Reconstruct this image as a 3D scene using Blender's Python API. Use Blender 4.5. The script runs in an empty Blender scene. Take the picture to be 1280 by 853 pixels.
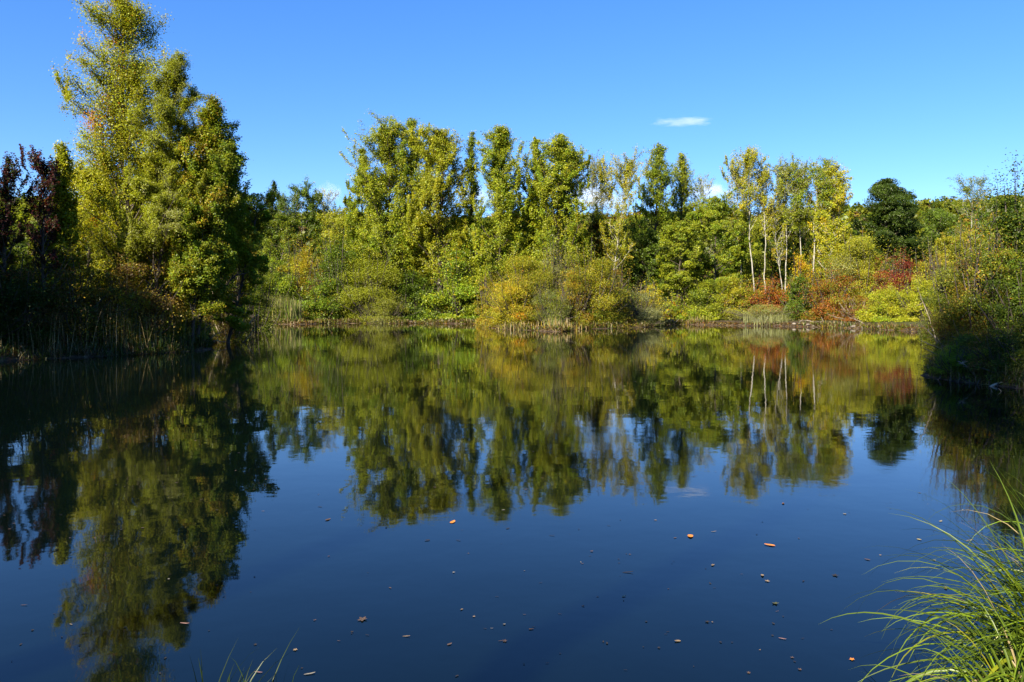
import bpy, math
import numpy as np

# ------------------------------------------------------------------ camera, sky, sun, exposure
F = 980.0                      # focal length in pixels of the 1280 px wide photograph
EYE = 2.0
scene = bpy.context.scene
cam_d = bpy.data.cameras.new("camera")
cam = bpy.data.objects.new("camera", cam_d)
scene.collection.objects.link(cam)
cam.location = (0, 0, EYE)
cam.rotation_euler = (math.radians(90), 0, 0)
cam_d.sensor_width = 36.0
cam_d.lens = F / 1280 * 36
cam_d.shift_y = -(426.5 - 382) / 1280
cam_d.clip_start = 0.05
cam_d.clip_end = 20000
scene.camera = cam

SUN_EL, SUN_AZ = 32.0, 34.0    # azimuth: degrees to the left of straight behind the camera
world = bpy.data.worlds.new("World")
scene.world = world
world.use_nodes = True
wn, wl = world.node_tree.nodes, world.node_tree.links
wn.clear()
wout = wn.new("ShaderNodeOutputWorld")
wbg = wn.new("ShaderNodeBackground")
sky = wn.new("ShaderNodeTexSky")
sky.sky_type = 'NISHITA'
sky.sun_disc = False
sky.sun_elevation = math.radians(SUN_EL)
sky.sun_rotation = math.radians(180 + SUN_AZ)
sky.altitude = 2000
sky.air_density = 1.0
sky.dust_density = 0.0
sky.ozone_density = 5.0
hsv = wn.new("ShaderNodeHueSaturation")
hsv.inputs["Saturation"].default_value = 1.35
hsv.inputs["Hue"].default_value = 0.513
gam = wn.new("ShaderNodeGamma")
gam.inputs[1].default_value = 0.76
wl.new(sky.outputs[0], gam.inputs[0])
wl.new(gam.outputs[0], hsv.inputs["Color"])
wl.new(hsv.outputs[0], wbg.inputs["Color"])
wbg.inputs["Strength"].default_value = 0.128
wl.new(wbg.outputs[0], wout.inputs["Surface"])

sun_d = bpy.data.lights.new("sun", 'SUN')
sun_d.energy = 5.0
sun_d.angle = math.radians(0.5)
sun_d.color = (1.0, 0.92, 0.76)
sun = bpy.data.objects.new("sun", sun_d)
scene.collection.objects.link(sun)
sun.rotation_euler = (math.radians(90 - SUN_EL), 0, math.radians(-SUN_AZ))
sun.location = (-40, -30, 40)

scene.view_settings.view_transform = 'Standard'
scene.view_settings.look = 'None'
scene.view_settings.exposure = 1.55
scene.view_settings.gamma = 1.0
scene.view_settings.use_curve_mapping = False
scene.cycles.max_bounces = 7
scene.cycles.diffuse_bounces = 3
scene.cycles.glossy_bounces = 3
scene.cycles.transmission_bounces = 4
scene.cycles.volume_bounces = 3
scene.cycles.caustics_reflective = False
scene.cycles.caustics_refractive = False
scene.cycles.use_denoising = True

# ------------------------------------------------------------------ helpers
def rs(seed):
    return np.random.default_rng(seed)

def wx(px, Y):
    return (px - 640) / F * Y

def wz(py, Y):
    return EYE + (382 - py) / F * Y

def mesh_from(name, V, loops, starts, mat, parent=None, fcol=None, smooth=False, loc=(0, 0, 0)):
    me = bpy.data.meshes.new(name)
    V = np.asarray(V, dtype=np.float32)
    loops = np.asarray(loops, dtype=np.int32).ravel()
    starts = np.asarray(starts, dtype=np.int32).ravel()
    me.vertices.add(len(V))
    me.vertices.foreach_set("co", V.ravel())
    me.loops.add(len(loops))
    me.loops.foreach_set("vertex_index", loops)
    me.polygons.add(len(starts))
    me.polygons.foreach_set("loop_start", starts)
    if smooth:
        me.polygons.foreach_set("use_smooth", np.ones(len(starts), dtype=bool))
    me.update(calc_edges=True)
    if fcol is not None:
        a = me.attributes.new("tint", 'FLOAT_VECTOR', 'FACE')
        a.data.foreach_set("vector", np.asarray(fcol, dtype=np.float32).ravel())
    if mat:
        me.materials.append(mat)
    o = bpy.data.objects.new(name, me)
    scene.collection.objects.link(o)
    o.location = loc
    if parent is not None:
        o.parent = parent
    return o

def quads(name, V, Q, mat, **k):
    Q = np.asarray(Q)
    return mesh_from(name, V, Q, np.arange(len(Q)) * Q.shape[1], mat, **k)

def tag(o, label=None, cat=None, group=None, kind=None):
    if label: o["label"] = label
    if cat: o["category"] = cat
    if group: o["group"] = group
    if kind: o["kind"] = kind
    return o

def empty(name, loc):
    o = bpy.data.objects.new(name, None)
    scene.collection.objects.link(o)
    o.location = loc
    o.empty_display_size = 0.3
    return o

def tubes(P, R, k):
    """P (B,n,3) centre lines, R (B,n) radii -> verts, quads"""
    B, n, _ = P.shape
    T = np.gradient(P, axis=1)
    T /= np.linalg.norm(T, axis=2, keepdims=True) + 1e-9
    ref = np.zeros_like(T); ref[..., 0] = 0.31; ref[..., 1] = 0.95; ref[..., 2] = 0.05
    A = np.cross(T, ref); A /= np.linalg.norm(A, axis=2, keepdims=True) + 1e-9
    C = np.cross(T, A)
    ang = np.arange(k) / k * 2 * np.pi
    ring = (A[:, :, None, :] * np.cos(ang)[None, None, :, None] + C[:, :, None, :] * np.sin(ang)[None, None, :, None])
    V = P[:, :, None, :] + ring * R[:, :, None, None]
    V = V.reshape(-1, 3)
    b = np.arange(B)[:, None, None] * n * k
    i = np.arange(n - 1)[None, :, None] * k
    j = np.arange(k)[None, None, :]
    jn = (j + 1) % k
    Q = np.stack([b + i + j, b + i + jn, b + i + k + jn, b + i + k + j], -1).reshape(-1, 4)
    return V, Q

def join(parts):
    Vs, Qs, off = [], [], 0
    for V, Q in parts:
        Vs.append(V); Qs.append(Q + off); off += len(V)
    return np.concatenate(Vs), np.concatenate(Qs)

def unit(v):
    return v / (np.linalg.norm(v, axis=-1, keepdims=True) + 1e-9)

# ------------------------------------------------------------------ materials
def new_mat(name):
    m = bpy.data.materials.new(name)
    m.use_nodes = True
    m.node_tree.nodes.clear()
    return m, m.node_tree.nodes, m.node_tree.links

def leaf_material(name, trans=0.44, gloss=0.025, rough=0.42, tm=(1.22, 1.2, 0.5)):
    m, n, l = new_mat(name)
    out = n.new("ShaderNodeOutputMaterial")
    at = n.new("ShaderNodeAttribute"); at.attribute_name = "tint"
    no = n.new("ShaderNodeTexNoise"); no.inputs["Scale"].default_value = 9.0
    tc = n.new("ShaderNodeTexCoord"); l.new(tc.outputs["Object"], no.inputs["Vector"])
    mr = n.new("ShaderNodeMapRange"); mr.inputs[3].default_value = 0.75; mr.inputs[4].default_value = 1.25
    l.new(no.outputs[0], mr.inputs[0])
    mul = n.new("ShaderNodeVectorMath"); mul.operation = 'SCALE'
    l.new(at.outputs["Vector"], mul.inputs[0]); l.new(mr.outputs[0], mul.inputs["Scale"])
    d = n.new("ShaderNodeBsdfDiffuse"); l.new(mul.outputs[0], d.inputs["Color"])
    t = n.new("ShaderNodeBsdfTranslucent")
    tw = n.new("ShaderNodeVectorMath"); tw.operation = 'MULTIPLY'; tw.inputs[1].default_value = tm
    l.new(mul.outputs[0], tw.inputs[0]); l.new(tw.outputs[0], t.inputs["Color"])
    g = n.new("ShaderNodeBsdfGlossy"); g.inputs["Roughness"].default_value = rough
    g.inputs["Color"].default_value = (0.5, 0.5, 0.45, 1)
    m1 = n.new("ShaderNodeMixShader"); m1.inputs[0].default_value = trans
    l.new(d.outputs[0], m1.inputs[1]); l.new(t.outputs[0], m1.inputs[2])
    m2 = n.new("ShaderNodeMixShader"); m2.inputs[0].default_value = gloss
    l.new(m1.outputs[0], m2.inputs[1]); l.new(g.outputs[0], m2.inputs[2])
    l.new(m2.outputs[0], out.inputs["Surface"])
    return m

def noise_material(name, c1, c2, scale=3.0, stretch=(1, 1, 1), rough=0.85, bump=0.3, c3=None, detail=6):
    m, n, l = new_mat(name)
    out = n.new("ShaderNodeOutputMaterial")
    p = n.new("ShaderNodeBsdfPrincipled"); p.inputs["Roughness"].default_value = rough
    p.inputs["Specular IOR Level"].default_value = 0.25
    tc = n.new("ShaderNodeTexCoord"); mp = n.new("ShaderNodeMapping"); mp.inputs["Scale"].default_value = stretch
    l.new(tc.outputs["Object"], mp.inputs["Vector"])
    no = n.new("ShaderNodeTexNoise"); no.inputs["Scale"].default_value = scale; no.inputs["Detail"].default_value = detail
    no.inputs["Roughness"].default_value = 0.65
    l.new(mp.outputs[0], no.inputs["Vector"])
    r = n.new("ShaderNodeValToRGB")
    r.color_ramp.elements[0].position = 0.35; r.color_ramp.elements[0].color = (*c1, 1)
    r.color_ramp.elements[1].position = 0.65; r.color_ramp.elements[1].color = (*c2, 1)
    if c3 is not None:
        e = r.color_ramp.elements.new(0.5); e.color = (*c3, 1)
    l.new(no.outputs[0], r.inputs[0]); l.new(r.outputs[0], p.inputs["Base Color"])
    b = n.new("ShaderNodeBump"); b.inputs["Strength"].default_value = bump; b.inputs["Distance"].default_value = 0.05
    l.new(no.outputs[0], b.inputs["Height"]); l.new(b.outputs[0], p.inputs["Normal"])
    l.new(p.outputs[0], out.inputs["Surface"])
    return m

M_LEAF = leaf_material("foliage")
M_GRASS = leaf_material("grass_blade", 0.34, 0.05, 0.4, (.95, 1.1, .5))
M_BARK = noise_material("dark_bark", (0.035, 0.025, 0.018), (0.10, 0.08, 0.06), 8, (1, 1, .25))
M_GREY = noise_material("grey_bark", (0.10, 0.09, 0.07), (0.24, 0.22, 0.17), 6, (1, 1, .3))
M_PALE = noise_material("pale_bark", (0.09, 0.08, 0.06), (0.38, 0.355, 0.29), 2.2, (1, 1, .8), c3=(0.31, 0.285, 0.23))
M_DEAD = noise_material("dead_wood", (0.14, 0.11, 0.08), (0.34, 0.28, 0.20), 7, (1, 1, .3))
M_STONE = noise_material("bank_stone_surface", (0.10, 0.08, 0.06), (0.24, 0.20, 0.15), 5, bump=0.5)

# water -------------------------------------------------
def water_material():
    m, n, l = new_mat("pond_water")
    out = n.new("ShaderNodeOutputMaterial")
    p = n.new("ShaderNodeBsdfPrincipled")
    tc = n.new("ShaderNodeTexCoord")
    no = n.new("ShaderNodeTexNoise"); no.inputs["Scale"].default_value = 0.12; no.inputs["Detail"].default_value = 4
    l.new(tc.outputs["Object"], no.inputs["Vector"])
    r = n.new("ShaderNodeValToRGB")
    r.color_ramp.elements[0].position = 0.35; r.color_ramp.elements[0].color = (0.0010, 0.0028, 0.0024, 1)
    r.color_ramp.elements[1].position = 0.7; r.color_ramp.elements[1].color = (0.0015, 0.0036, 0.0028, 1)
    l.new(no.outputs[0], r.inputs[0]); l.new(r.outputs[0], p.inputs["Base Color"])
    rr = n.new("ShaderNodeMapRange"); rr.inputs[1].default_value = .4; rr.inputs[2].default_value = .7; rr.inputs[3].default_value = .015; rr.inputs[4].default_value = .06
    l.new(no.outputs[0], rr.inputs[0]); l.new(rr.outputs[0], p.inputs["Roughness"])
    p.inputs["IOR"].default_value = 1.333
    mp = n.new("ShaderNodeMapping"); mp.inputs["Scale"].default_value = (1.0, 1.0, 1.0)
    l.new(tc.outputs["Object"], mp.inputs["Vector"])
    w1 = n.new("ShaderNodeTexNoise"); w1.inputs["Scale"].default_value = 1.6; w1.inputs["Detail"].default_value = 3
    w2 = n.new("ShaderNodeTexNoise"); w2.inputs["Scale"].default_value = 0.25; w2.inputs["Detail"].default_value = 2
    l.new(mp.outputs[0], w1.inputs["Vector"]); l.new(mp.outputs[0], w2.inputs["Vector"])
    mx = n.new("ShaderNodeMath"); mx.operation = 'MULTIPLY_ADD'; mx.inputs[1].default_value = 1.5
    l.new(w2.outputs[0], mx.inputs[0]); l.new(w1.outputs[0], mx.inputs[2])
    b = n.new("ShaderNodeBump"); b.inputs["Strength"].default_value = 1.0; b.inputs["Distance"].default_value = 0.0020
    l.new(mx.outputs[0], b.inputs["Height"]); l.new(b.outputs[0], p.inputs["Normal"])
    l.new(p.outputs[0], out.inputs["Surface"])
    return m

def ground_material():
    m, n, l = new_mat("ground_soil_and_grass")
    out = n.new("ShaderNodeOutputMaterial")
    p = n.new("ShaderNodeBsdfPrincipled"); p.inputs["Roughness"].default_value = 0.95
    p.inputs["Specular IOR Level"].default_value = 0.15
    tc = n.new("ShaderNodeTexCoord")
    no = n.new("ShaderNodeTexNoise"); no.inputs["Scale"].default_value = 2.5; no.inputs["Detail"].default_value = 9; no.inputs["Roughness"].default_value = .7
    l.new(tc.outputs["Object"], no.inputs["Vector"])
    soil = n.new("ShaderNodeValToRGB")
    soil.color_ramp.elements[0].position = 0.38; soil.color_ramp.elements[0].color = (0.025, 0.017, 0.010, 1)
    soil.color_ramp.elements[1].position = 0.62; soil.color_ramp.elements[1].color = (0.15, 0.105, 0.06, 1)
    e = soil.color_ramp.elements.new(0.5); e.color = (0.055, 0.037, 0.022, 1)
    l.new(no.outputs[0], soil.inputs[0])
    gr = n.new("ShaderNodeValToRGB")
    gr.color_ramp.elements[0].position = 0.35; gr.color_ramp.elements[0].color = (0.030, 0.032, 0.012, 1)
    gr.color_ramp.elements[1].position = 0.65; gr.color_ramp.elements[1].color = (0.085, 0.085, 0.025, 1)
    l.new(no.outputs[0], gr.inputs[0])
    sep = n.new("ShaderNodeSeparateXYZ"); l.new(tc.outputs["Object"], sep.inputs[0])
    add = n.new("ShaderNodeMath"); add.operation = 'MULTIPLY_ADD'; add.inputs[1].default_value = 0.35
    l.new(no.outputs[0], add.inputs[0]); l.new(sep.outputs[2], add.inputs[2])
    mr = n.new("ShaderNodeMapRange"); mr.inputs[1].default_value = 0.52; mr.inputs[2].default_value = 0.66
    l.new(add.outputs[0], mr.inputs[0])
    mix = n.new("ShaderNodeMix"); mix.data_type = 'RGBA'
    l.new(mr.outputs[0], mix.inputs[0]); l.new(soil.outputs[0], mix.inputs[6]); l.new(gr.outputs[0], mix.inputs[7])
    l.new(mix.outputs[2], p.inputs["Base Color"])
    b = n.new("ShaderNodeBump"); b.inputs["Strength"].default_value = 0.9; b.inputs["Distance"].default_value = 0.12
    l.new(no.outputs[0], b.inputs["Height"]); l.new(b.outputs[0], p.inputs["Normal"])
    l.new(p.outputs[0], out.inputs["Surface"])
    return m

# ------------------------------------------------------------------ pond outline and terrain
def at(px, py):
    Y = EYE * F / (py - 382)
    return ((px - 640) / F * Y, Y)

SHORE = [(-1.5, 3.1), (0.8, 3.2), (2.2, 3.5), (3.3, 4.8), (5, 7), (9, 11), (12.6, 15.5), (12.3, 18.9), (11.6, 20.6),
         (11.7, 22.4), (13.2, 24.5), (18, 33), (25, 44), (30, 52), at(1150, 415.5), at(1100, 412), at(1040, 410),
         at(1000, 408.5), at(930, 407.5), at(880, 406.6), at(850, 405.6), at(835, 406.5), at(800, 410), at(760, 411),
         at(725, 411.5), at(712, 414.5), at(690, 415), at(660, 413), at(620, 411.5), at(608, 409), at(600, 406),
         at(585, 405), at(540, 404.6), at(480, 404.6), at(440, 404.5), at(405, 404.6), at(375, 406), at(340, 405.5),
         at(318, 404), (-33, 88), (-33, 80), (-29, 66), (-23, 54), (-18.6, 46), (-15.6, 40.5), (-13.6, 35.5), (-14.2, 33.6),
         (-15.6, 31.4), (-17.4, 29.2), (-19, 27.5), (-22, 24), (-19, 17.5), (-14, 11.5), (-8, 5.8), (-4, 3.5)]
SH = np.array(SHORE)

def shore_smooth(P, it=2):
    for _ in range(it):
        N = np.roll(P, -1, axis=0)
        P = np.stack([P * .75 + N * .25, P * .25 + N * .75], 1).reshape(-1, 2)
    return P
SH = shore_smooth(SH, 2)

def sdf(x, y):
    """distance to the shoreline, positive on land"""
    x = np.asarray(x, float); y = np.asarray(y, float)
    shp = x.shape
    x = x.ravel(); y = y.ravel()
    d = np.full(x.shape, 1e9); inside = np.zeros(x.shape, bool)
    A = SH; Bq = np.roll(SH, -1, axis=0)
    for a, b in zip(A, Bq):
        e = b - a
        t = np.clip(((x - a[0]) * e[0] + (y - a[1]) * e[1]) / (e @ e + 1e-12), 0, 1)
        d = np.minimum(d, np.hypot(x - a[0] - t * e[0], y - a[1] - t * e[1]))
        c = ((a[1] > y) != (b[1] > y))
        xi = a[0] + (y - a[1]) / (b[1] - a[1] + 1e-12) * e[0]
        inside ^= c & (x < xi)
    return np.where(inside, -d, d).reshape(shp)

def wob(x, y, s, seed):
    r = rs(seed); v = 0
    for k in range(6):
        a = r.uniform(0, 2 * np.pi); f = s * r.uniform(.5, 2); p = r.uniform(0, 6.28)
        v = v + np.sin((x * np.cos(a) + y * np.sin(a)) * f + p)
    return v / 6

def sstep(t):
    t = np.clip(t, 0, 1); return t * t * (3 - 2 * t)

def ground_z(x, y):
    x = np.asarray(x, float); y = np.asarray(y, float)
    d = sdf(x, y)
    d2 = d + 0.22 * wob(x, y, 2.2, 3) + 0.15 * wob(x, y, 6.0, 4)
    hb = 0.24 + 0.10 * wob(x, y, .5, 5)
    right = sstep((x - 9) / 3) * sstep((30 - y) / 6) * sstep((y - 14) / 3)
    hb = hb + 0.12 * right
    z = np.where(d2 > 0, hb * sstep(d2 / 0.55) + 0.35 * sstep(d2 / 9.0) + 0.03 * wob(x, y, 4.0, 8), -0.9 * sstep(-d2 / 3.0) - 0.02)
    r = np.hypot(x, y)
    hill = 34.0 * sstep((r - 135) / 215) * (1 + 0.035 * wob(x, y, 0.02, 9) + .018 * wob(x, y, .05, 10))
    return z + hill

def axis(lo, hi, step, far):
    a = list(np.arange(lo, hi + 1e-6, step))
    s = step; v = hi
    while v < far:
        s *= 1.18; v += s; a.append(v)
    s = step; v = lo; pre = []
    while v > -far:
        s *= 1.18; v -= s; pre.append(v)
    return np.array(pre[::-1] + a)

gx = axis(-40, 40, 0.4, 5000); gy = axis(0, 96, 0.4, 5000)
GX, GY = np.meshgrid(gx, gy, indexing='xy')
GZ = ground_z(GX, GY)
nx, ny = len(gx), len(gy)
idx = np.arange(nx * ny).reshape(ny, nx)
Q = np.stack([idx[:-1, :-1], idx[:-1, 1:], idx[1:, 1:], idx[1:, :-1]], -1).reshape(-1, 4)
g = quads("ground", np.stack([GX, GY, GZ], -1).reshape(-1, 3), Q, ground_material(), smooth=True)
tag(g, kind="structure")
w = quads("water", [(-45, -2, 0), (45, -2, 0), (45, 102, 0), (-45, 102, 0)], [[0, 1, 2, 3]], water_material())
tag(w, kind="structure")

# ------------------------------------------------------------------ leaves
C = dict(
    dark=(0.024, 0.042, 0.005), deep=(0.052, 0.080, 0.007), green=(0.090, 0.132, 0.009), bright=(0.145, 0.210, 0.011),
    lime=(0.225, 0.245, 0.012), yelgr=(0.265, 0.24, 0.012), yellow=(0.44, 0.31, 0.015), ochre=(0.26, 0.175, 0.014),
    orange=(0.42, 0.14, 0.012), rust=(0.19, 0.062, 0.012), red=(0.20, 0.045, 0.022), crimson=(0.125, 0.022, 0.014),
    purple=(0.050, 0.016, 0.018), brown=(0.10, 0.055, 0.018), grey=(0.175, 0.175, 0.060), silver=(0.24, 0.245, 0.11), olive=(0.150, 0.160, 0.010),
    straw=(0.32, 0.24, 0.11))

def pick_colours(rng, pal, branch_id, n_branch, zf, top=None):
    names = [p[0] for p in pal]; wgt = np.array([p[1] for p in pal], float); wgt /= wgt.sum()
    cols = np.array([C[k] for k in names]) * 1.3
    bc = cols[rng.choice(len(names), n_branch, p=wgt)]
    mean = (cols * wgt[:, None]).sum(0)
    bc = bc * .8 + mean * .2
    bc = bc * rng.uniform(.78, 1.2, (n_branch, 1))
    c = bc[branch_id]
    sw = rng.random(len(branch_id)) < .38
    c = np.where(sw[:, None], cols[rng.choice(len(names), len(branch_id), p=wgt)], c)
    c = c * rng.uniform(.65, 1.35, (len(branch_id), 1)) * rng.uniform(.93, 1.07, (len(branch_id), 3))
    return np.clip(c, .002, .6)

def leaf_mesh(rng, cen, outw, size, aspect, along=None, amix=0.0):
    n = len(cen)
    nrm = unit(rng.normal(size=(n, 3)) * .75 + outw * .6 + np.array([0, 0, .4]) + np.array([-.25, -.3, .1]))
    a = rng.normal(size=(n, 3))
    if along is not None:
        a = a * (1 - amix) + along * amix * 2.2
    a = unit(a - (a * nrm).sum(1, keepdims=True) * nrm)
    b = np.cross(nrm, a)
    L = (size * rng.uniform(.65, 1.3, n))[:, None]
    W = L * aspect
    fold = nrm * L * rng.uniform(-.18, .22, (n, 1))
    V = np.stack([cen - a * L * .5, cen + b * W * .5 + fold - a * L * .08, cen + a * L * .5, cen - b * W * .5 + fold - a * L * .08], 1)
    Q = np.arange(n * 4).reshape(n, 4)
    return V.reshape(-1, 3), Q

def grow(rng, P0, D0, L, n, wobble, up):
    """curved branches: P0 (B,3) start, D0 (B,3) direction, L (B,) length -> (B,n,3)"""
    B = len(P0); P = np.empty((B, n, 3)); P[:, 0] = P0; D = D0.copy()
    for i in range(1, n):
        D = unit(D + rng.normal(size=(B, 3)) * wobble + np.array([0, 0, 1]) * np.asarray(up).reshape(-1, 1))
        P[:, i] = P[:, i - 1] + D * (L / (n - 1))[:, None]
    return P

def sample_on(P, which, s):
    n = P.shape[1]; f = np.clip(s, 0, .9999) * (n - 1); i = f.astype(int); t = (f - i)[:, None]
    return P[which, i] * (1 - t) + P[which, i + 1] * t, unit(P[which, i + 1] - P[which, i])

SPECIES = {
    # b0 first branch height fraction, ang from vertical (low part, top), N primaries, M secondaries, up tropism, prof power, spread of leaves
    'poplar': dict(b0=.10, ang=(38, 13), N=84, M=10, up=.03, up2=.40, prof='pop', sig=.046, asp=.85),
    'spire':  dict(b0=.06, ang=(34, 12), N=80, M=9, up=.03, up2=.40, prof='pop', sig=.042, asp=.85),
    'birch':  dict(b0=.46, ang=(34, 14), N=34, M=10, up=.03, up2=.4, prof='oval', sig=.034, asp=.85),
    'open':   dict(b0=.40, ang=(62, 30), N=16, M=12, up=.10, prof='ball', sig=.036, asp=.85),
    'round':  dict(b0=.16, ang=(80, 25), N=46, M=12, up=.07, prof='ball', sig=.042, asp=.7),
    'cone':   dict(b0=.05, ang=(75, 30), N=52, M=11, up=.06, prof='cone', sig=.034, asp=.7),
    'dense':  dict(b0=.05, ang=(66, 26), N=60, M=12, up=.05, prof='pop', sig=.045, asp=.7),
    'wisp':   dict(b0=.14, ang=(40, 18), N=56, M=11, up=.0, up2=.15, prof='pyramid', sig=.035, asp=.32),
}

def prof(kind, t):
    t = np.clip(t, 0, 1)
    if kind == 'column': return np.minimum(1, .6 + t * 1.6) * np.clip(1 - t ** 1.6, .03, 1) ** .55
    if kind == 'spire': return np.minimum(1, .7 + t * 2) * np.clip(1 - t ** 1.5, .05, 1) ** .6
    if kind == 'pyramid': return np.minimum(1, .75 + t * 1.5) * np.clip(1 - t, .04, 1) ** .75
    if kind == 'pop': return np.minimum(1, .72 + t * 1.8) * np.clip(1 - t ** 1.1, .03, 1) ** .78
    if kind == 'oval': return np.sqrt(np.clip(1 - (1.5 * t - .6) ** 2, .06, 1))
    if kind == 'top': return .5 + .5 * np.sin(np.pi * np.clip(t * .9 + .1, 0, 1))
    if kind == 'ball': return np.sqrt(np.clip(1 - (1.75 * t - .72) ** 2, .08, 1))
    if kind == 'cone': return np.clip(1 - t, .05, 1) ** .62
    return 1 + 0 * t

def build_tree(name, px, top, hw, Y, species, pal, nleaf, size, label, cat, group=None, bark=None, lean=0.0, seed=1,
               b0=None, base_px=None, tips=None, N=None, M=None, prf=None, thick=1.0, sigk=1.0, dens=1.0, at_xy=None):
    rng = rs(seed * 7 + 11)
    S = SPECIES[species]
    bx = wx(base_px if base_px is not None else px, Y); tx = wx(px, Y)
    gz = float(ground_z(np.array([bx]), np.array([Y]))[0]) - .12
    H = wz(top, Y) - gz; R = hw / F * Y
    if at_xy:
        bx, Y, H, R = at_xy; tx = bx; gz = float(ground_z(np.array([bx]), np.array([Y]))[0]) - .12
    leanx = tx - bx
    nl = int(nleaf * 2.0); size = size * .86
    b0 = S['b0'] if b0 is None else b0
    N = N or S['N']; M = M or S['M']
    # trunk
    nt = 14; t = np.linspace(0, 1, nt)
    tw = np.cumsum(rng.normal(size=(nt, 2)) * .012 * H, axis=0) * (.3 if species in ('birch', 'open') else .55); tw -= tw[0]
    T = np.stack([leanx * t ** 1.15 + tw[:, 0], tw[:, 1], t * H * .93], 1)
    r0 = (0.0085 * H + .02) * thick
    TR = r0 * (1 - t) ** .8 + .012
    TR[0] *= 1.35
    trunks = tubes(T[None], TR[None], 9)
    # primaries
    ti = b0 + (0.985 - b0) * (np.arange(N) + rng.uniform(0, 1, N)) / N
    ti = np.clip(ti, 0, .985)
    tt = (ti - b0) / (1 - b0)
    st, _ = sample_on(T[None], np.zeros(N, int), ti)
    az = np.arange(N) * 2.39996 + rng.normal(size=N) * .45
    an = np.radians(S['ang'][0] * (1 - tt) + S['ang'][1] * tt + rng.normal(size=N) * 7)
    D = np.stack([np.cos(az) * np.sin(an), np.sin(az) * np.sin(an), np.cos(an)], 1)
    Lh = R * prof(prf or S['prof'], tt) * rng.uniform(.55, 1.1, N)
    L = Lh * 1.05 / np.clip(np.sin(an), .3, 1)
    L = np.minimum(L, (H - st[:, 2]) / np.clip(np.cos(an), .2, 1) * 1.02 + .035 * H)
    P1 = grow(rng, st, D, L, 8, .13, S['up'])
    tr_at = np.interp(ti, t, TR)
    R1 = np.clip((tr_at * .5)[:, None] * (1 - np.linspace(0, 1, 8)[None]) ** .7, .006 + abs(Y) * .00010, None)
    # secondaries
    w2 = np.repeat(np.arange(N), M)
    s2 = rng.uniform(.18, 1.0, N * M) ** .8
    p2, d2 = sample_on(P1, w2, s2)
    rv = unit(rng.normal(size=(N * M, 3)))
    D2 = unit(d2 * .8 + rv * .75 + np.array([0, 0, S.get('up2', .12)]))
    L2 = L[w2] * rng.uniform(.22, .48, N * M) * (1.15 - .5 * s2) + .02 * H * .4
    P2 = grow(rng, p2, D2, L2, 5, .16, S['up'] * .6)
    R2 = np.clip((.0035 * H ** .5 + abs(Y) * .00006) * (1 - np.linspace(0, 1, 5)[None]) + .002, .003, None) * np.ones((N * M, 1))
    # leaves along secondaries and the outer primaries, in clumps
    B2 = N * M
    wsel = rng.choice(B2, nl, p=(L2 ** 1.2 * rng.uniform(.3, 1.7, B2)) / 1 / ((L2 ** 1.2 * rng.uniform(1, 1, B2)).sum()) if False else (lambda q: q / q.sum())(L2 ** 1.3 * rng.uniform(.25, 1.75, B2)))
    s = rng.uniform(.1, 1.05, nl)
    c, al = sample_on(P2, wsel, s)
    sig = S['sig'] * H ** .6 * .42 * sigk
    c = c + rng.normal(size=(nl, 3)) * sig * (.5 + rng.random((nl, 1)))
    if species in ('round', 'cone', 'dense'):
        nc = 60; it = rng.choice(B2, nc); cc = P2[it, 3]; cr = rng.uniform(.5, 1.15, nc) * R * .24
        mk = rng.random(nl) < .5; ci = rng.integers(0, nc, nl)
        c = np.where(mk[:, None], cc[ci] + unit(rng.normal(size=(nl, 3))) * (cr[ci] * rng.uniform(.4, 1, nl) ** .5)[:, None] * np.array([1, 1, .75]), c)
        wsel = np.where(mk, it[ci], wsel)
    # fit the crown to the measured outline
    zs = H / np.percentile(c[:, 2], 99.93)
    axx = np.interp(c[:, 2], T[:, 2], T[:, 0])
    ex = np.percentile(np.abs(c[:, 0] - axx), 93)
    k = min(R / ex, 2.8 if species in ('dense', 'open') else 1.7)
    def fit(P):
        P = P.copy(); a = np.interp(P[..., 2], T[:, 2], T[:, 0]); b = np.interp(P[..., 2], T[:, 2], T[:, 1])
        dx = (P[..., 0] - a) * k; dy = (P[..., 1] - b) * k; rr = np.hypot(dx, dy) / R
        q = np.where(rr > 1.0, (1.0 + (rr - 1.0) * .28) / np.maximum(rr, 1e-6), 1.0)
        P[..., 0] = a + dx * q; P[..., 1] = b + dy * q; P[..., 2] *= zs
        return P
    c = fit(c); P1 = fit(P1); P2 = fit(P2); T[:, 2] *= zs
    trunks = tubes(T[None], TR[None], 9)
    c[:, 2] = np.maximum(c[:, 2], .15)
    ax = np.stack([np.interp(c[:, 2], T[:, 2], T[:, 0]), np.interp(c[:, 2], T[:, 2], T[:, 1]), c[:, 2] - .1 * H], 1)
    outw = unit(c - ax)
    V, Q = leaf_mesh(rng, c, outw, np.full(nl, size), S['asp'], al, .5 if S['asp'] < .5 else .15)
    col = pick_colours(rng, pal, wsel, B2, None)
    if tips:      # a few whole limbs that turned colour
        sel = rng.choice(N, tips[1], replace=False)
        mask = np.isin(w2[wsel], sel) & (rng.random(nl) < .55)
        col[mask] = np.array(C[tips[0]]) * rng.uniform(.6, 1.2, (mask.sum(), 1))
    root = empty(name, (bx, Y, gz))
    tag(root, label, cat, group)
    bm = bark or M_BARK
    W = tubes(P1, R1, 5)
    sub = rng.random(B2) < .8
    W2 = tubes(P2[sub], R2[sub], 3)
    quads("trunk", *join([trunks, W, W2]), bm, parent=root, smooth=True)
    quads("crown", V, Q, M_LEAF, parent=root, fcol=col)
    return root

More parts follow.
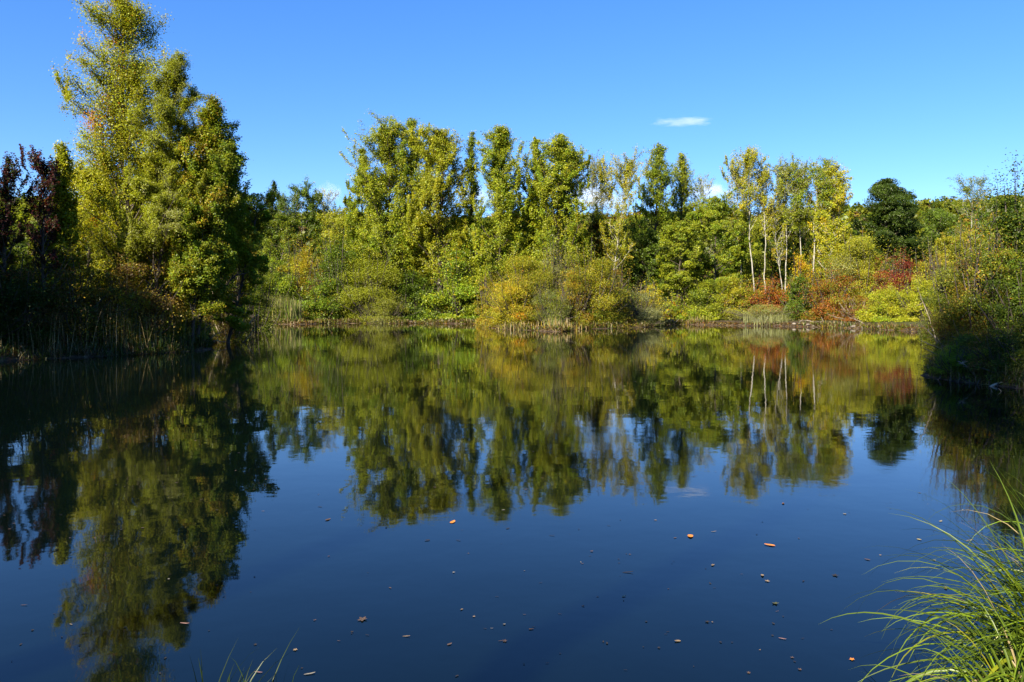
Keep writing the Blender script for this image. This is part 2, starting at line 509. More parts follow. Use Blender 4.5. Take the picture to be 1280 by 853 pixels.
def build_shrub(name, px, top, hw, Y, pal, nleaf, size, label, cat='shrub', group=None, bark=None, seed=1, asp=.6, N=38, M=12,
                flat=1.0, depth=None, zbase=None, up=.05, sigk=1.0, bare=0.0, lean=(0, 0), clump=1.0):
    rng = rs(seed * 13 + 5)
    X = wx(px, Y)
    gz = float(ground_z(np.array([X]), np.array([Y]))[0]) - .08
    H = wz(top, Y) - gz; R = hw / F * Y; RY = R * .85 if depth is None else depth
    az = np.arange(N) * 2.39996 + rng.normal(size=N) * .4
    u = (np.arange(N) + .5) / N
    an = np.radians(4 + 84 * u ** .75 + rng.normal(size=N) * 5)
    D = np.stack([np.cos(az) * np.sin(an), np.sin(az) * np.sin(an), np.cos(an)], 1)
    L = rng.uniform(.72, 1.08, N)
    P0 = np.stack([rng.normal(size=N) * .07, rng.normal(size=N) * .07, np.zeros(N)], 1)
    P1 = grow(rng, P0, D, L, 8, .11, up)
    w2 = np.repeat(np.arange(N), M); B2 = N * M
    s2 = rng.uniform(.22 + bare * .4, 1.0, B2)
    p2, d2 = sample_on(P1, w2, s2)
    D2 = unit(d2 * .45 + unit(rng.normal(size=(B2, 3))) * 1.0 + np.array([0, 0, .15]))
    L2 = rng.uniform(.14, .34, B2)
    P2 = grow(rng, p2, D2, L2, 5, .15, up)
    nl = int(nleaf * 2.0); size = size * .86
    q = L2 ** 1.2 * rng.uniform(.25, 1.75, B2); q /= q.sum()
    wsel = rng.choice(B2, nl, p=q)
    c, al = sample_on(P2, wsel, rng.uniform(.05, 1.08, nl))
    c = c + rng.normal(size=(nl, 3)) * .05 * sigk * (.5 + rng.random((nl, 1)))
    nc = int(np.clip(26 * H / R, 24, 60)); u3 = unit(rng.normal(size=(nc, 3))); u3[:, 2] = np.abs(u3[:, 2]); 
    cc = u3 * rng.uniform(.35, .9, (nc, 1)) * np.array([.72, .72, .95]); cr = rng.uniform(.12, .26, nc)
    mk = rng.random(nl) < .86 * clump; ci = rng.choice(nc, nl, p=cr ** 2 / (cr ** 2).sum())
    sp_ = unit(rng.normal(size=(nl, 3))) * rng.uniform(.45, 1.0, (nl, 1)) ** .5 * (1 + rng.normal(size=(nl, 1)) * .22)
    c = np.where(mk[:, None], cc[ci] + sp_ * cr[ci][:, None] * np.array([1, 1, np.clip(R / H * .8, .25, 1)]), c)
    wsel = np.where(mk, ci * (B2 // nc), wsel)
    kz = 1 / np.percentile(c[:, 2], 98.5); kx = 1 / np.percentile(np.abs(c[:, 0]), 93); ky = 1 / np.percentile(np.abs(c[:, 1]), 93)
    sc = np.array([kx * R, ky * RY, kz * H])
    def fit(P):
        P = P * sc
        P[..., 0] += lean[0] * np.clip(P[..., 2], 0, None); P[..., 1] += lean[1] * np.clip(P[..., 2], 0, None)
        return P
    c = fit(c); P1 = fit(P1 * .9); P2 = fit(P2 * .9)
    c[:, 2] = np.where(c[:, 2] > H, H + (c[:, 2] - H) * .6, c[:, 2])
    gzl = ground_z(c[:, 0] + X, c[:, 1] + Y) - gz
    c[:, 2] = np.where(c[:, 2] < gzl + .05, gzl + .05 + rng.uniform(0, .5, nl) * min(1, H * .15), c[:, 2])
    outw = unit(c - np.array([0, 0, .2 * H]))
    V, Q = leaf_mesh(rng, c, outw, np.full(nl, size), asp, al, .5 if asp < .45 else .1)
    col = pick_colours(rng, pal, wsel, B2, None)
    root = empty(name, (X, Y, gz))
    tag(root, label, cat, group)
    r1 = np.clip((.012 * H ** .8) * (1 - np.linspace(0, 1, 8)[None]) ** .6 + .004 + Y * .0001, .003, None) * np.ones((N, 1))
    r2 = np.clip(.004 * (1 - np.linspace(0, 1, 5)[None]) + .002 + Y * .00008, .002, None) * np.ones((B2, 1))
    sub = rng.random(B2) < .18
    quads("stems", *join([tubes(P1, r1, 4), tubes(P2[sub], r2[sub], 3)]), bark or M_BARK, parent=root, smooth=True)
    quads("foliage", V, Q, M_LEAF, parent=root, fcol=col)
    return root

def ribbons(name, P, Wd, col, mat, parent=None, rng=None, loc=(0, 0, 0), fold=.25):
    """grass blades: P (B,n,3), Wd (B,n) widths, slight V section"""
    B, n, _ = P.shape
    T = unit(np.gradient(P, axis=1))
    side = unit(np.cross(T, np.array([0, 0, 1.0]) + (rng.normal(size=(B, 1, 3)) * .25)))
    nr = np.cross(side, T)
    V = np.stack([P - side * Wd[..., None] / 2, P - nr * Wd[..., None] * fold, P + side * Wd[..., None] / 2], 2).reshape(-1, 3)
    b = np.arange(B)[:, None, None] * n * 3; i = np.arange(n - 1)[None, :, None] * 3; j = np.arange(2)[None, None, :]
    Q = np.stack([b + i + j, b + i + j + 1, b + i + 3 + j + 1, b + i + 3 + j], -1).reshape(-1, 4)
    fc = np.repeat(col, (n - 1) * 2, axis=0)
    return quads(name, V, Q, mat, parent=parent, fcol=fc, smooth=True, loc=loc)

exec_order = []
# ------------------------------------------------------------------ trees
G_FARPOP = "poplars along the far bank"
G_PALE = "pale stemmed trees on the far bank"
G_BACK = "trees in the wood behind the far bank"
G_LEFT = "trees on the left bank"
G_SHR = "shrubs along the far bank"
POP = [('olive', 3), ('green', 2), ('lime', 5), ('bright', 1), ('yelgr', 1)]
POPY = [('lime', 3), ('yelgr', 4), ('olive', 2), ('yellow', .6)]
POPG = [('green', 4), ('olive', 3), ('bright', 2), ('lime', 3)]
GRN = [('green', 4), ('bright', .6), ('deep', 4), ('dark', 1)]  # darkened mix, stands in for the shadow pocket between the far shrubs
BRI = [('bright', 4), ('lime', 3), ('green', 2)]
PT = "poplar_tree"
# name, px, top, halfwidth, Y, species, palette, leaves, size, label, cat, group, extras
FAR = [
 (PT, 476, 146, 44, 90, 'poplar', POP, 42000, .17, "tallest broad poplar of the far bank, first from the left, with loose left side", 'poplar tree', G_FARPOP, dict(seed=1, b0=.05)),
 (PT, 448, 186, 18, 92, 'poplar', POPG, 14000, .17, "slim loose poplar leaning out left of the tallest far poplar", 'poplar tree', G_FARPOP, dict(seed=53, b0=.08, N=40)),
 (PT, 517, 151, 19, 92, 'spire', POPG, 17000, .17, "slender green poplar squeezed between the broadest poplar and a yellowish one", 'poplar tree', G_FARPOP, dict(seed=3)),
 (PT, 550, 158, 33, 88, 'poplar', [('lime', 3), ('yelgr', 3), ('olive', 3)], 32000, .17, "yellowish green poplar with dense rounded top, third wide crown from left", 'poplar tree', G_FARPOP, dict(seed=4, b0=.08)),
 (PT, 592, 166, 11, 90, 'spire', POPG, 7500, .17, "thin green poplar spire standing alone with sky on both sides", 'poplar tree', G_FARPOP, dict(seed=5, b0=.2)),
 (PT, 622, 157, 29, 86, 'spire', POP, 26000, .17, "pointed green poplar beside the thin spire, rising behind the ochre bush", 'poplar tree', G_FARPOP, dict(seed=6)),
 (PT, 665, 174, 16, 90, 'spire', POPG, 14000, .17, "dark green poplar half hidden by the pointed crown to its right", 'poplar tree', G_FARPOP, dict(seed=7)),
 (PT, 696, 169, 32, 85, 'spire', POP, 30000, .17, "broad based light green poplar directly above the grey green feathery bush", 'poplar tree', G_FARPOP, dict(seed=8)),
 ('pale_stemmed_tree', 741, 187, 20, 97, 'birch', [('grey', 2), ('olive', 3), ('brown', .6)], 5000, .16, "thin greyish tree with many bare twigs against the sky", 'tree', G_PALE, dict(seed=9, b0=.35, bark=M_GREY, N=26)),
 ('pale_stemmed_tree', 781, 185, 31, 86, 'birch', POPY, 12000, .16, "yellow leaved tree with a white slanting trunk and bare right branches", 'birch tree', G_PALE, dict(seed=10, b0=.30, base_px=760, bark=M_PALE)),
 (PT, 818, 181, 20, 92, 'spire', POPG, 15000, .17, "green poplar right of the white slanting trunk", 'poplar tree', G_FARPOP, dict(seed=11)),
 (PT, 849, 192, 17, 97, 'poplar', POP, 6500, .17, "loose thin poplar with two tops between gaps of sky", 'poplar tree', G_FARPOP, dict(seed=12, b0=.3)),
 ('pale_stemmed_tree', 876, 218, 22, 98, 'birch', [('grey', 2), ('lime', 3), ('olive', 2)], 4500, .16, "low sparse pale tree in the dip between poplars and white stems", 'tree', G_PALE, dict(seed=13, b0=.3, bark=M_PALE)),
 ('deciduous_tree', 893, 243, 38, 89, 'round', POPG, 34000, .17, "dense round olive green tree left of the white stems", 'tree', G_BACK, dict(seed=14)),
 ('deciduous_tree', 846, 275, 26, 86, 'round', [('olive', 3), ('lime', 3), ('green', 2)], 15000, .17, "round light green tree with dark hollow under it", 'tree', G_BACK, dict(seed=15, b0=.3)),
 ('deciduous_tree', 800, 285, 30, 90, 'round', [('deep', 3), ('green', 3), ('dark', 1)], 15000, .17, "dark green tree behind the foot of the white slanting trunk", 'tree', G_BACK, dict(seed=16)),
 ('pale_stemmed_tree', 936, 184, 24, 87, 'birch', POPY, 9500, .16, "light green birch, leftmost crown of the white stem group", 'birch tree', G_PALE, dict(seed=17, b0=.58, base_px=945, bark=M_PALE)),
 ('pale_stemmed_tree', 957, 205, 11, 87, 'birch', POPY, 4000, .16, "small crowned birch standing second in the white stem group", 'birch tree', G_PALE, dict(seed=18, b0=.58, base_px=957, bark=M_PALE)),
 ('pale_stemmed_tree', 965, 240, 14, 86.5, 'birch', POPY, 2800, .16, "short birch whose white trunk leans sharply left above the pink red shrub", 'birch tree', G_PALE, dict(seed=19, b0=.45, base_px=982, bark=M_PALE)),
 ('pale_stemmed_tree', 984, 193, 22, 87, 'birch', [('grey', 1), ('olive', 3), ('lime', 2), ('green', 1)], 8500, .16, "birch with the straightest and longest white trunk, thin olive crown", 'birch tree', G_PALE, dict(seed=20, b0=.58, base_px=984, bark=M_PALE)),
 ('pale_stemmed_tree', 1018, 190, 29, 87, 'open', POPG, 10000, .16, "birch with wide dark green umbrella top and forked white trunk", 'birch tree', G_PALE, dict(seed=21, b0=.58, base_px=1012, bark=M_PALE)),
 ('pale_stemmed_tree', 1044, 206, 22, 85, 'poplar', [('yelgr', 4), ('lime', 4), ('yellow', 1)], 14000, .16, "bright yellow green tree at the right end of the white stems", 'birch tree', G_PALE, dict(seed=22, b0=.25, bark=M_PALE)),
 ('pale_stemmed_tree', 1000, 200, 15, 88, 'birch', POPY, 3600, .16, "slim birch between the straightest trunk and the forked one", 'birch tree', G_PALE, dict(seed=44, b0=.58, base_px=1004, bark=M_PALE)),
 ('pale_stemmed_tree', 920, 196, 15, 89, 'birch', POPY, 4200, .16, "slim light birch at the very left of the white stems", 'birch tree', G_PALE, dict(seed=45, b0=.45, base_px=928, bark=M_PALE)),
 ('pale_stemmed_tree', 1030, 196, 16, 88, 'birch', POPY, 4000, .16, "birch with a steeply right leaning second trunk by the umbrella top", 'birch tree', G_PALE, dict(seed=46, b0=.58, base_px=1014, bark=M_PALE)),
 ('pale_stemmed_tree', 712, 200, 14, 96, 'birch', [('grey', 2), ('olive', 3)], 2600, .16, "slim grey stemmed tree right of the broad light poplar", 'tree', G_PALE, dict(seed=47, b0=.4, bark=M_GREY)),
 ('pale_stemmed_tree', 758, 194, 14, 97, 'birch', [('grey', 2), ('olive', 3)], 3000, .16, "slim grey stemmed tree just left of the white slanting trunk", 'tree', G_PALE, dict(seed=48, b0=.4, bark=M_GREY)),
 ('evergreen_tree', 1102, 224, 36, 92, 'dense', [('dark', 4), ('deep', 3)], 44000, .17, "very dark green dense tree with a pointed tip, darkest on the far bank", 'evergreen tree', G_BACK, dict(seed=23, b0=.06)),
 ('evergreen_tree', 1136, 239, 27, 94, 'dense', [('dark', 3), ('deep', 4)], 22000, .17, "dark rounded tree joined to the right of the darkest pointed one", 'evergreen tree', G_BACK, dict(seed=24)),
 ('deciduous_tree', 1168, 262, 30, 98, 'round', [('deep', 4), ('green', 3)], 18000, .18, "mid green rounded tree below the hill, left of the open crowned tree", 'tree', G_BACK, dict(seed=25)),
 ('open_crowned_tree', 1212, 219, 30, 112, 'open', [('green', 2), ('olive', 3), ('deep', 2)], 8500, .17, "lone airy tree with open round crown against the sky above the hill", 'tree', None, dict(seed=26, b0=.42, bark=M_PALE, base_px=1211, M=16, N=26, thick=.6, sigk=1.5)),
 ('deciduous_tree', 1196, 290, 26, 92, 'round', [('olive', 3), ('yelgr', 3), ('ochre', 1)], 13000, .17, "yellow olive tree under the open crowned tree", 'tree', G_BACK, dict(seed=27)),
 # left of the poplars
 ('deciduous_tree', 338, 226, 17, 100, 'spire', [('dark', 3), ('deep', 4)], 8000, .18, "dark green narrow tree showing just right of the left bank crowns", 'tree', G_BACK, dict(seed=28)),
 ('slender_tree', 373, 224, 27, 100, 'open', [('deep', 3), ('green', 4)], 13000, .18, "dark green crown carried on several bare pale stems left of the cumulus", 'tree', G_BACK, dict(seed=29, b0=.5, bark=M_PALE, N=20)),
 ('slender_tree', 361, 240, 14, 99, 'birch', [('deep', 3), ('green', 4)], 4000, .18, "thin pale stemmed tree, left neighbour of the dark topped one", 'tree', G_BACK, dict(seed=30, b0=.5, bark=M_PALE)),
 ('slender_tree', 407, 236, 15, 101, 'birch', [('grey', 2), ('yelgr', 3), ('lime', 2)], 4000, .17, "sparse yellowish tree in front of the small white cumulus", 'tree', G_BACK, dict(seed=31, b0=.35, bark=M_PALE)),
 ('deciduous_tree', 428, 262, 30, 98, 'round', [('yelgr', 2), ('olive', 3), ('lime', 2)], 15000, .18, "yellow green rounded tree tucked left behind the tallest poplar", 'tree', G_BACK, dict(seed=32)),
 ('deciduous_tree', 350, 268, 26, 96, 'round', [('deep', 2), ('olive', 3), ('green', 2)], 12000, .18, "olive tree left of the bare pale stems", 'tree', G_BACK, dict(seed=33)),
 # rust coloured tree and others in the gap
 ('deciduous_tree', 745, 266, 22, 92, 'poplar', [('rust', 2), ('ochre', 3), ('olive', 4)], 15000, .16, "olive tree with rust brown top in the gap left of the white trunk", 'tree', G_BACK, dict(seed=34)),
 ('deciduous_tree', 720, 285, 22, 92, 'round', [('olive', 4), ('green', 3)], 12000, .17, "olive green tree between the light poplar and the rust topped tree", 'tree', G_BACK, dict(seed=35)),
 ('deciduous_tree', 1008, 262, 34, 100, 'round', [('olive', 4), ('lime', 3), ('green', 2)], 18000, .18, "olive tree filling the space behind the forked white trunk", 'tree', G_BACK, dict(seed=36)),
 ('deciduous_tree', 962, 268, 32, 100, 'round', [('olive', 4), ('lime', 2), ('deep', 2)], 16000, .18, "dull green tree behind the leaning white trunks", 'tree', G_BACK, dict(seed=37)),
 ('deciduous_tree', 1060, 290, 26, 90, 'round', [('lime', 4), ('olive', 3)], 13000, .17, "light green round tree under the bright yellow green one", 'tree', G_BACK, dict(seed=38)),
 ('deciduous_tree', 1092, 300, 30, 94, 'round', [('deep', 4), ('green', 2)], 13000, .17, "deep green low tree in front of the darkest one", 'tree', G_BACK, dict(seed=39)),
]
for i, (px, top, hw, c) in enumerate([(470, 262, 34, 0), (520, 270, 34, 1), (570, 268, 32, 0), (625, 272, 36, 1), (680, 270, 36, 0), (735, 276, 36, 2), (790, 272, 34, 0), (840, 262, 34, 1)]):
    pal = [[('deep', 3), ('green', 4), ('olive', 2)], [('olive', 4), ('green', 3), ('dark', 1)], [('olive', 3), ('ochre', 1.5), ('green', 2)]][c]
    FAR.append(('deciduous_tree', px, top, hw, 106, 'round', pal, 13000, .20,
                ["dark tree behind the tallest poplar at the wood's back", "olive tree behind the slender and yellowish poplars", "deep green tree glimpsed behind the yellowish poplar",
                 "olive tree far behind the pointed poplar", "deep green tree far behind the light green poplar", "brownish olive tree seen through the greyish bare twigs",
                 "green tree showing behind the white slanting trunk", "olive tree in the back row under the loose poplar"][i], 'tree', G_BACK, dict(seed=60 + i)))
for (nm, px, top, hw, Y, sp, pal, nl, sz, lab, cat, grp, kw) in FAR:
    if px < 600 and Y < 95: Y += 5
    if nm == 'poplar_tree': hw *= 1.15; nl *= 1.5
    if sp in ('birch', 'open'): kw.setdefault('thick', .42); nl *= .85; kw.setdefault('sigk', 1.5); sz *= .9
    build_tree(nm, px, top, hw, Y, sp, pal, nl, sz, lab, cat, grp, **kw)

# left bank trees
WARM = [('olive', 3), ('yelgr', 3), ('lime', 2), ('ochre', 1)]
LEFT = [
 ('purple_tree', 46, 184, 21, 31.5, 'birch', [('purple', 5), ('crimson', 1), ('dark', 2)], 5200, .085, "small tree with dark purple pointed crown and forked dark trunk", 'tree', dict(seed=101, b0=.40, base_px=56, thick=.8)),
 ('purple_tree', 4, 192, 21, 31, 'birch', [('purple', 5), ('dark', 3), ('crimson', .7)], 5200, .085, "dark purple tree cut by the left edge of the photo", 'tree', dict(seed=102, b0=.36)),
 (PT, 82, 176, 17, 32.4, 'poplar', [('lime', 4), ('olive', 2), ('deep', 1), ('yelgr', 2)], 12000, .095, "young poplar with yellow top and dark middle beside the purple tree", 'poplar tree', dict(seed=103, b0=.3)),
 (PT, 152, -12, 60, 36.5, 'poplar', [('lime', 4), ('yelgr', 3), ('olive', 3), ('orange', .2)], 62000, .082, "tallest tree on the left bank, airy yellow green with orange patches", 'poplar tree', dict(seed=121, b0=.12, thick=.7, base_px=158, tips=('orange', 3), N=84, prf='pyramid', sigk=1.3)),
 ('willow_tree', 214, 66, 48, 35, 'wisp', [('olive', 4), ('grey', 1), ('lime', 3)], 66000, .105, "fine leaved olive green tree right of the tallest tree", 'willow tree', dict(seed=105, b0=.14, base_px=192, thick=.6)),
 ('deciduous_tree', 262, 122, 36, 35.4, 'poplar', [('olive', 3), ('lime', 2), ('ochre', 1.2), ('green', 2)], 52000, .086, "green tree with orange brown tip right of the fine leaved one", 'tree', dict(seed=106, base_px=240, tips=('ochre', 5), b0=.1, thick=.6, prf='pyramid')),
 ('deciduous_tree', 300, 174, 45, 36, 'spire', [('lime', 1), ('green', 4), ('bright', 1), ('olive', 3)], 66000, .088, "dark green tree at the right end of the left bank, leaning over water", 'tree', dict(seed=107, base_px=245, b0=.1)),
 ('deciduous_tree', 326, 240, 30, 41.5, 'round', [('bright', 3), ('olive', 3), ('lime', 2), ('ochre', .8)], 22000, .11, "low olive tree hanging over the water at the end of the left bank", 'tree', dict(seed=108, base_px=285)),
 ('deciduous_tree', 112, 205, 46, 41, 'round', [('lime', 3), ('yelgr', 3), ('olive', 2)], 34000, .12, "sunlit yellow green tree behind the tallest left bank trunk", 'tree', dict(seed=109)),
 ('deciduous_tree', 190, 190, 52, 43, 'round', [('lime', 3), ('yellow', 1), ('olive', 4)], 36000, .12, "bright olive tree glowing behind the fine leaved one", 'tree', dict(seed=110)),
 ('deciduous_tree', 30, 245, 48, 42, 'round', [('olive', 4), ('green', 3), ('lime', 1)], 30000, .12, "green tree filling the space behind the purple trees", 'tree', dict(seed=111)),
 ('deciduous_tree', 262, 225, 48, 47, 'round', [('green', 3), ('olive', 3), ('lime', 2)], 30000, .13, "green tree behind the orange tipped one", 'tree', dict(seed=112)),
 ('deciduous_tree', -30, 255, 40, 33, 'round', [('deep', 3), ('olive', 3)], 26000, .11, "dark round tree just beyond the left edge of the photo", 'tree', dict(seed=113)),
]
for (nm, px, top, hw, Y, sp, pal, nl, sz, lab, cat, kw) in LEFT:
    build_tree(nm, px, top, hw, Y, sp, pal, nl, sz, lab, cat, G_LEFT, **kw)

# the left bank carries on beside the photographer: these trees stand outside the frame and shade it
for i, (x, y, h, r) in enumerate([(-24.8, 20.5, 10, 3.3), (-21.9, 25.3, 9, 3.2), (-25.5, 27.5, 11.5, 3.4), (-30, 23, 12, 3.6), (-28, 32.5, 10, 3.2)]):
    build_tree('deciduous_tree', 640 + x / y * F, 382 - (h - 2) / y * F, r / y * F, y, 'round', [('deep', 3), ('green', 3)], 20000, .13,
               ["green tree on the near left shore outside the photo", "bushy tree where the left shore bends, outside the photo", "green tree behind the bend of the left shore",
                "tallest tree of the left shore outside the photo", "green tree farther back on the left shore"][i], 'tree', "trees on the shore left of the photo", seed=130 + i, b0=.04)

for i, (x, y, h, r, lab) in enumerate([(-8, -8, 25.5, 3.0, "unseen poplar behind the camera, added to shade the right bank"), (-11.4, -8.4, 26.5, 3.1, "second unseen poplar added to shade the right bank, farther left")]):  # unseen poplars, added and sized to throw shade on the right bank
    o = build_tree('poplar_tree', 0, 0, 10, 30, 'poplar', POPG, 5600, .18, lab, 'poplar tree', "unseen shade poplars behind the camera", seed=150 + i, at_xy=(x, y, h, r), b0=.5)
# ------------------------------------------------------------------ shrubs
SHR = [
 # px, top, hw, Y, palette, leaves, size, asp, label, kw
 (338, 326, 34, 93.5, BRI, 17000, .17, .7, "bright green shrub left of the reeds under the left bank branches", dict(seed=1)),
 (402, 350, 24, 93.5, [('bright', 2), ('green', 3), ('ochre', .7)], 10000, .17, .7, "green shrub with lit leaves just right of the reeds", dict(seed=2)),
 (376, 309, 24, 97, [('yelgr', 4), ('ochre', 2), ('yellow', 1)], 11000, .15, .5, "domed golden yellow shrub below the bare pale stems", dict(seed=3)),
 (398, 332, 12, 96, [('ochre', 3), ('rust', 2)], 4000, .15, .5, "small rusty brown shrub touching the golden dome", dict(seed=4)),
 (424, 302, 26, 94.5, [('deep', 3), ('green', 4)], 13000, .17, .7, "deep green shrub between golden dome and poplars", dict(seed=5)),
 (462, 326, 34, 93, [('olive', 4), ('lime', 2)], 16000, .16, .5, "olive shrub at the foot of the tallest far poplar", dict(seed=6)),
 (482, 372, 24, 92, [('olive', 2), ('grey', 3), ('yelgr', 1)], 6000, .14, .4, "low twiggy pale shrub on the bare bank under the tallest poplar", dict(seed=7)),
 (516, 345, 24, 94.5, GRN, 9000, .19, .8, "leafy green shrub under the slender poplar", dict(seed=8)),
 (574, 316, 32, 92.5, [('bright', 3), ('deep', 1), ('green', 3), ('lime', 2), ('yellow', .4)], 17000, .20, .8, "large leaved bright green shrub with yellow spots over dark hollow", dict(seed=9)),
 (606, 352, 10, 82, [('ochre', 3), ('olive', 2), ('yelgr', 2)], 3500, .15, .6, "small ochre shrub at the left tip of the island bushes", dict(seed=10)),
 (656, 324, 38, 70, [('yelgr', 4), ('ochre', 1.6), ('olive', 5), ('orange', .2)], 36000, .12, .5, "wide golden olive bush rounding out over the dry point", dict(seed=11)),
 (644, 352, 23, 67.5, [('ochre', 2), ('yellow', 1.0), ('yelgr', 4), ('olive', 2), ('orange', .15)], 18000, .12, .5, "ochre bush with orange crest in front of the golden olive one", dict(seed=12)),
 (693, 312, 24, 72, [('grey', 4), ('olive', 2), ('silver', 1)], 13000, .13, .25, "tall feathery grey green bush in the middle of the point", dict(seed=13, up=.12)),
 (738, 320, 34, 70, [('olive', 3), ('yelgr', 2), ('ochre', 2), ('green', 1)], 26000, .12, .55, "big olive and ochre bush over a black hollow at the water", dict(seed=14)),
 (690, 362, 20, 66, [('grey', 3), ('green', 2), ('olive', 2)], 9000, .11, .3, "low grey green willow bush at the very tip of the point", dict(seed=15)),
 (716, 340, 18, 68, [('ochre', 2), ('rust', 1), ('olive', 3)], 8000, .12, .5, "reddish brown twiggy bush beside the grey green willow bush", dict(seed=16)),
 (768, 330, 18, 74, [('ochre', 3), ('rust', 1), ('olive', 3)], 8000, .12, .5, "rust and olive bush below the white slanting trunk", dict(seed=17)),
 (800, 364, 24, 76, [('silver', 3), ('grey', 3), ('olive', 2)], 10000, .13, .25, "silvery green willow shrub right of the dry point", dict(seed=18)),
 (812, 358, 14, 79, [('yellow', 2), ('yelgr', 3)], 4000, .15, .6, "small yellow topped shrub behind the silvery willow", dict(seed=19)),
 (841, 373, 14, 84, [('bright', 2), ('orange', .4), ('yelgr', 2)], 4500, .16, .6, "small green shrub with orange leaves near two dead sticks", dict(seed=20)),
 (878, 352, 30, 86, [('lime', 3), ('olive', 3), ('green', 2)], 15000, .16, .6, "rounded green shrub under the dense olive tree", dict(seed=21)),
 (920, 350, 28, 86, [('yelgr', 3), ('olive', 3), ('ochre', 1.5)], 14000, .16, .6, "yellow olive shrub left of the pink red one", dict(seed=22)),
 (962, 356, 22, 84, [('red', 2.2), ('orange', 1.0), ('rust', 1.6), ('olive', 1.4)], 13000, .15, .6, "pink red shrub at the foot of the leaning white trunks", dict(seed=23)),
 (955, 382, 32, 81, [('grey', 4), ('olive', 2), ('silver', 1)], 10000, .13, .25, "low grey green sallow bush at the waterline below the pink red shrub", dict(seed=24)),
 (998, 348, 17, 81, [('deep', 4), ('green', 3)], 9000, .16, .8, "small dark green shrub between the pink red and the rust orange ones", dict(seed=25)),
 (1002, 322, 14, 86, [('yellow', 3), ('orange', 1), ('yelgr', 2)], 5000, .16, .7, "golden orange shrub behind the straight white trunk's foot", dict(seed=26)),
 (1038, 344, 26, 79, [('rust', 4), ('orange', .6), ('olive', 3.2)], 17000, .14, .55, "largest rust orange shrub on the far bank", dict(seed=27)),
 (1068, 374, 22, 76, [('rust', 3), ('brown', 3), ('olive', 2)], 7000, .13, .5, "low russet brown shrub with pale bare twigs at the water", dict(seed=28, bark=M_DEAD)),
 (1076, 300, 36, 82, [('yelgr', 4), ('olive', 3), ('grey', 2)], 32000, .16, .5, "large yellow olive willow bush, silvery at its upper edge", dict(seed=29)),
 (1128, 328, 27, 77, [('crimson', 4), ('red', 2), ('rust', 2)], 20000, .14, .55, "crimson shrub, reddest on the far bank, before the dark trees", dict(seed=30)),
 (1114, 362, 26, 73, [('yelgr', 3), ('lime', 4), ('bright', 1)], 13000, .14, .6, "yellow green shrub below the crimson one", dict(seed=31)),
 (1150, 352, 22, 70, [('lime', 4), ('yelgr', 3)], 10000, .13, .6, "lime green shrub right under the crimson one, touching the right bank bushes", dict(seed=32)),
 (1162, 318, 24, 76, [('yelgr', 3), ('ochre', 2), ('olive', 3)], 11000, .14, .6, "ochre yellow shrub behind the right bank willow", dict(seed=33)),
 (1035, 310, 24, 88, [('lime', 4), ('yelgr', 3), ('green', 1)], 11000, .16, .6, "lime shrub behind the rust orange one, by the forked white trunk", dict(seed=34)),
 (930, 320, 26, 92, [('olive', 4), ('green', 2)], 10000, .17, .6, "olive shrub between round olive tree and white stems", dict(seed=35)),
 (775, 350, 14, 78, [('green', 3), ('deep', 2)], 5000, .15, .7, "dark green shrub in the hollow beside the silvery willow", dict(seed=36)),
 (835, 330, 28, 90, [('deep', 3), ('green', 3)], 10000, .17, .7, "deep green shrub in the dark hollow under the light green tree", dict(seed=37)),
]
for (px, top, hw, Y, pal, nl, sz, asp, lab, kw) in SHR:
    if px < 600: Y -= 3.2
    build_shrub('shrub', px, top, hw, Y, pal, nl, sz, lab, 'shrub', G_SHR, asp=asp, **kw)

LSH = [
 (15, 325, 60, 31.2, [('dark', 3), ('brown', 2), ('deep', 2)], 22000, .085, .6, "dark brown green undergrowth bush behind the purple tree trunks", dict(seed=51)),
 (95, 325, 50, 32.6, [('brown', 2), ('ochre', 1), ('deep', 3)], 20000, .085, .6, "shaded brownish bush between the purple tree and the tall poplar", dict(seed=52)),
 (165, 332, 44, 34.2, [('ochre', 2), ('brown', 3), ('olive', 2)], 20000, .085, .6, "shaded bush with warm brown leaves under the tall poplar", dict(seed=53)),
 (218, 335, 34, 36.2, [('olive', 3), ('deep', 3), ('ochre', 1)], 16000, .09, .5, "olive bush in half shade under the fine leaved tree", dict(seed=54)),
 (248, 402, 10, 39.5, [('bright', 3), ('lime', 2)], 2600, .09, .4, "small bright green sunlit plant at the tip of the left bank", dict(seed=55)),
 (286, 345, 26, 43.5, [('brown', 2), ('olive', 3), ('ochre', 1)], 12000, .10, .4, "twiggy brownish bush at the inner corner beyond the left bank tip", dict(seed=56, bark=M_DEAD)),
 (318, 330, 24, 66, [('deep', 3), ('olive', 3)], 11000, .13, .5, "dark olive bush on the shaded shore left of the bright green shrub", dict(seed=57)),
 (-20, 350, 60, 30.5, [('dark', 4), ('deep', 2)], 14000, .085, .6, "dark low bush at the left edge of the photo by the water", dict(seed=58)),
]
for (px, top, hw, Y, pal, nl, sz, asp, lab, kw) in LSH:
    build_shrub('shrub', px, top, hw, Y, pal, nl, sz, lab, 'shrub', "bushes under the left bank trees", asp=asp, **kw)

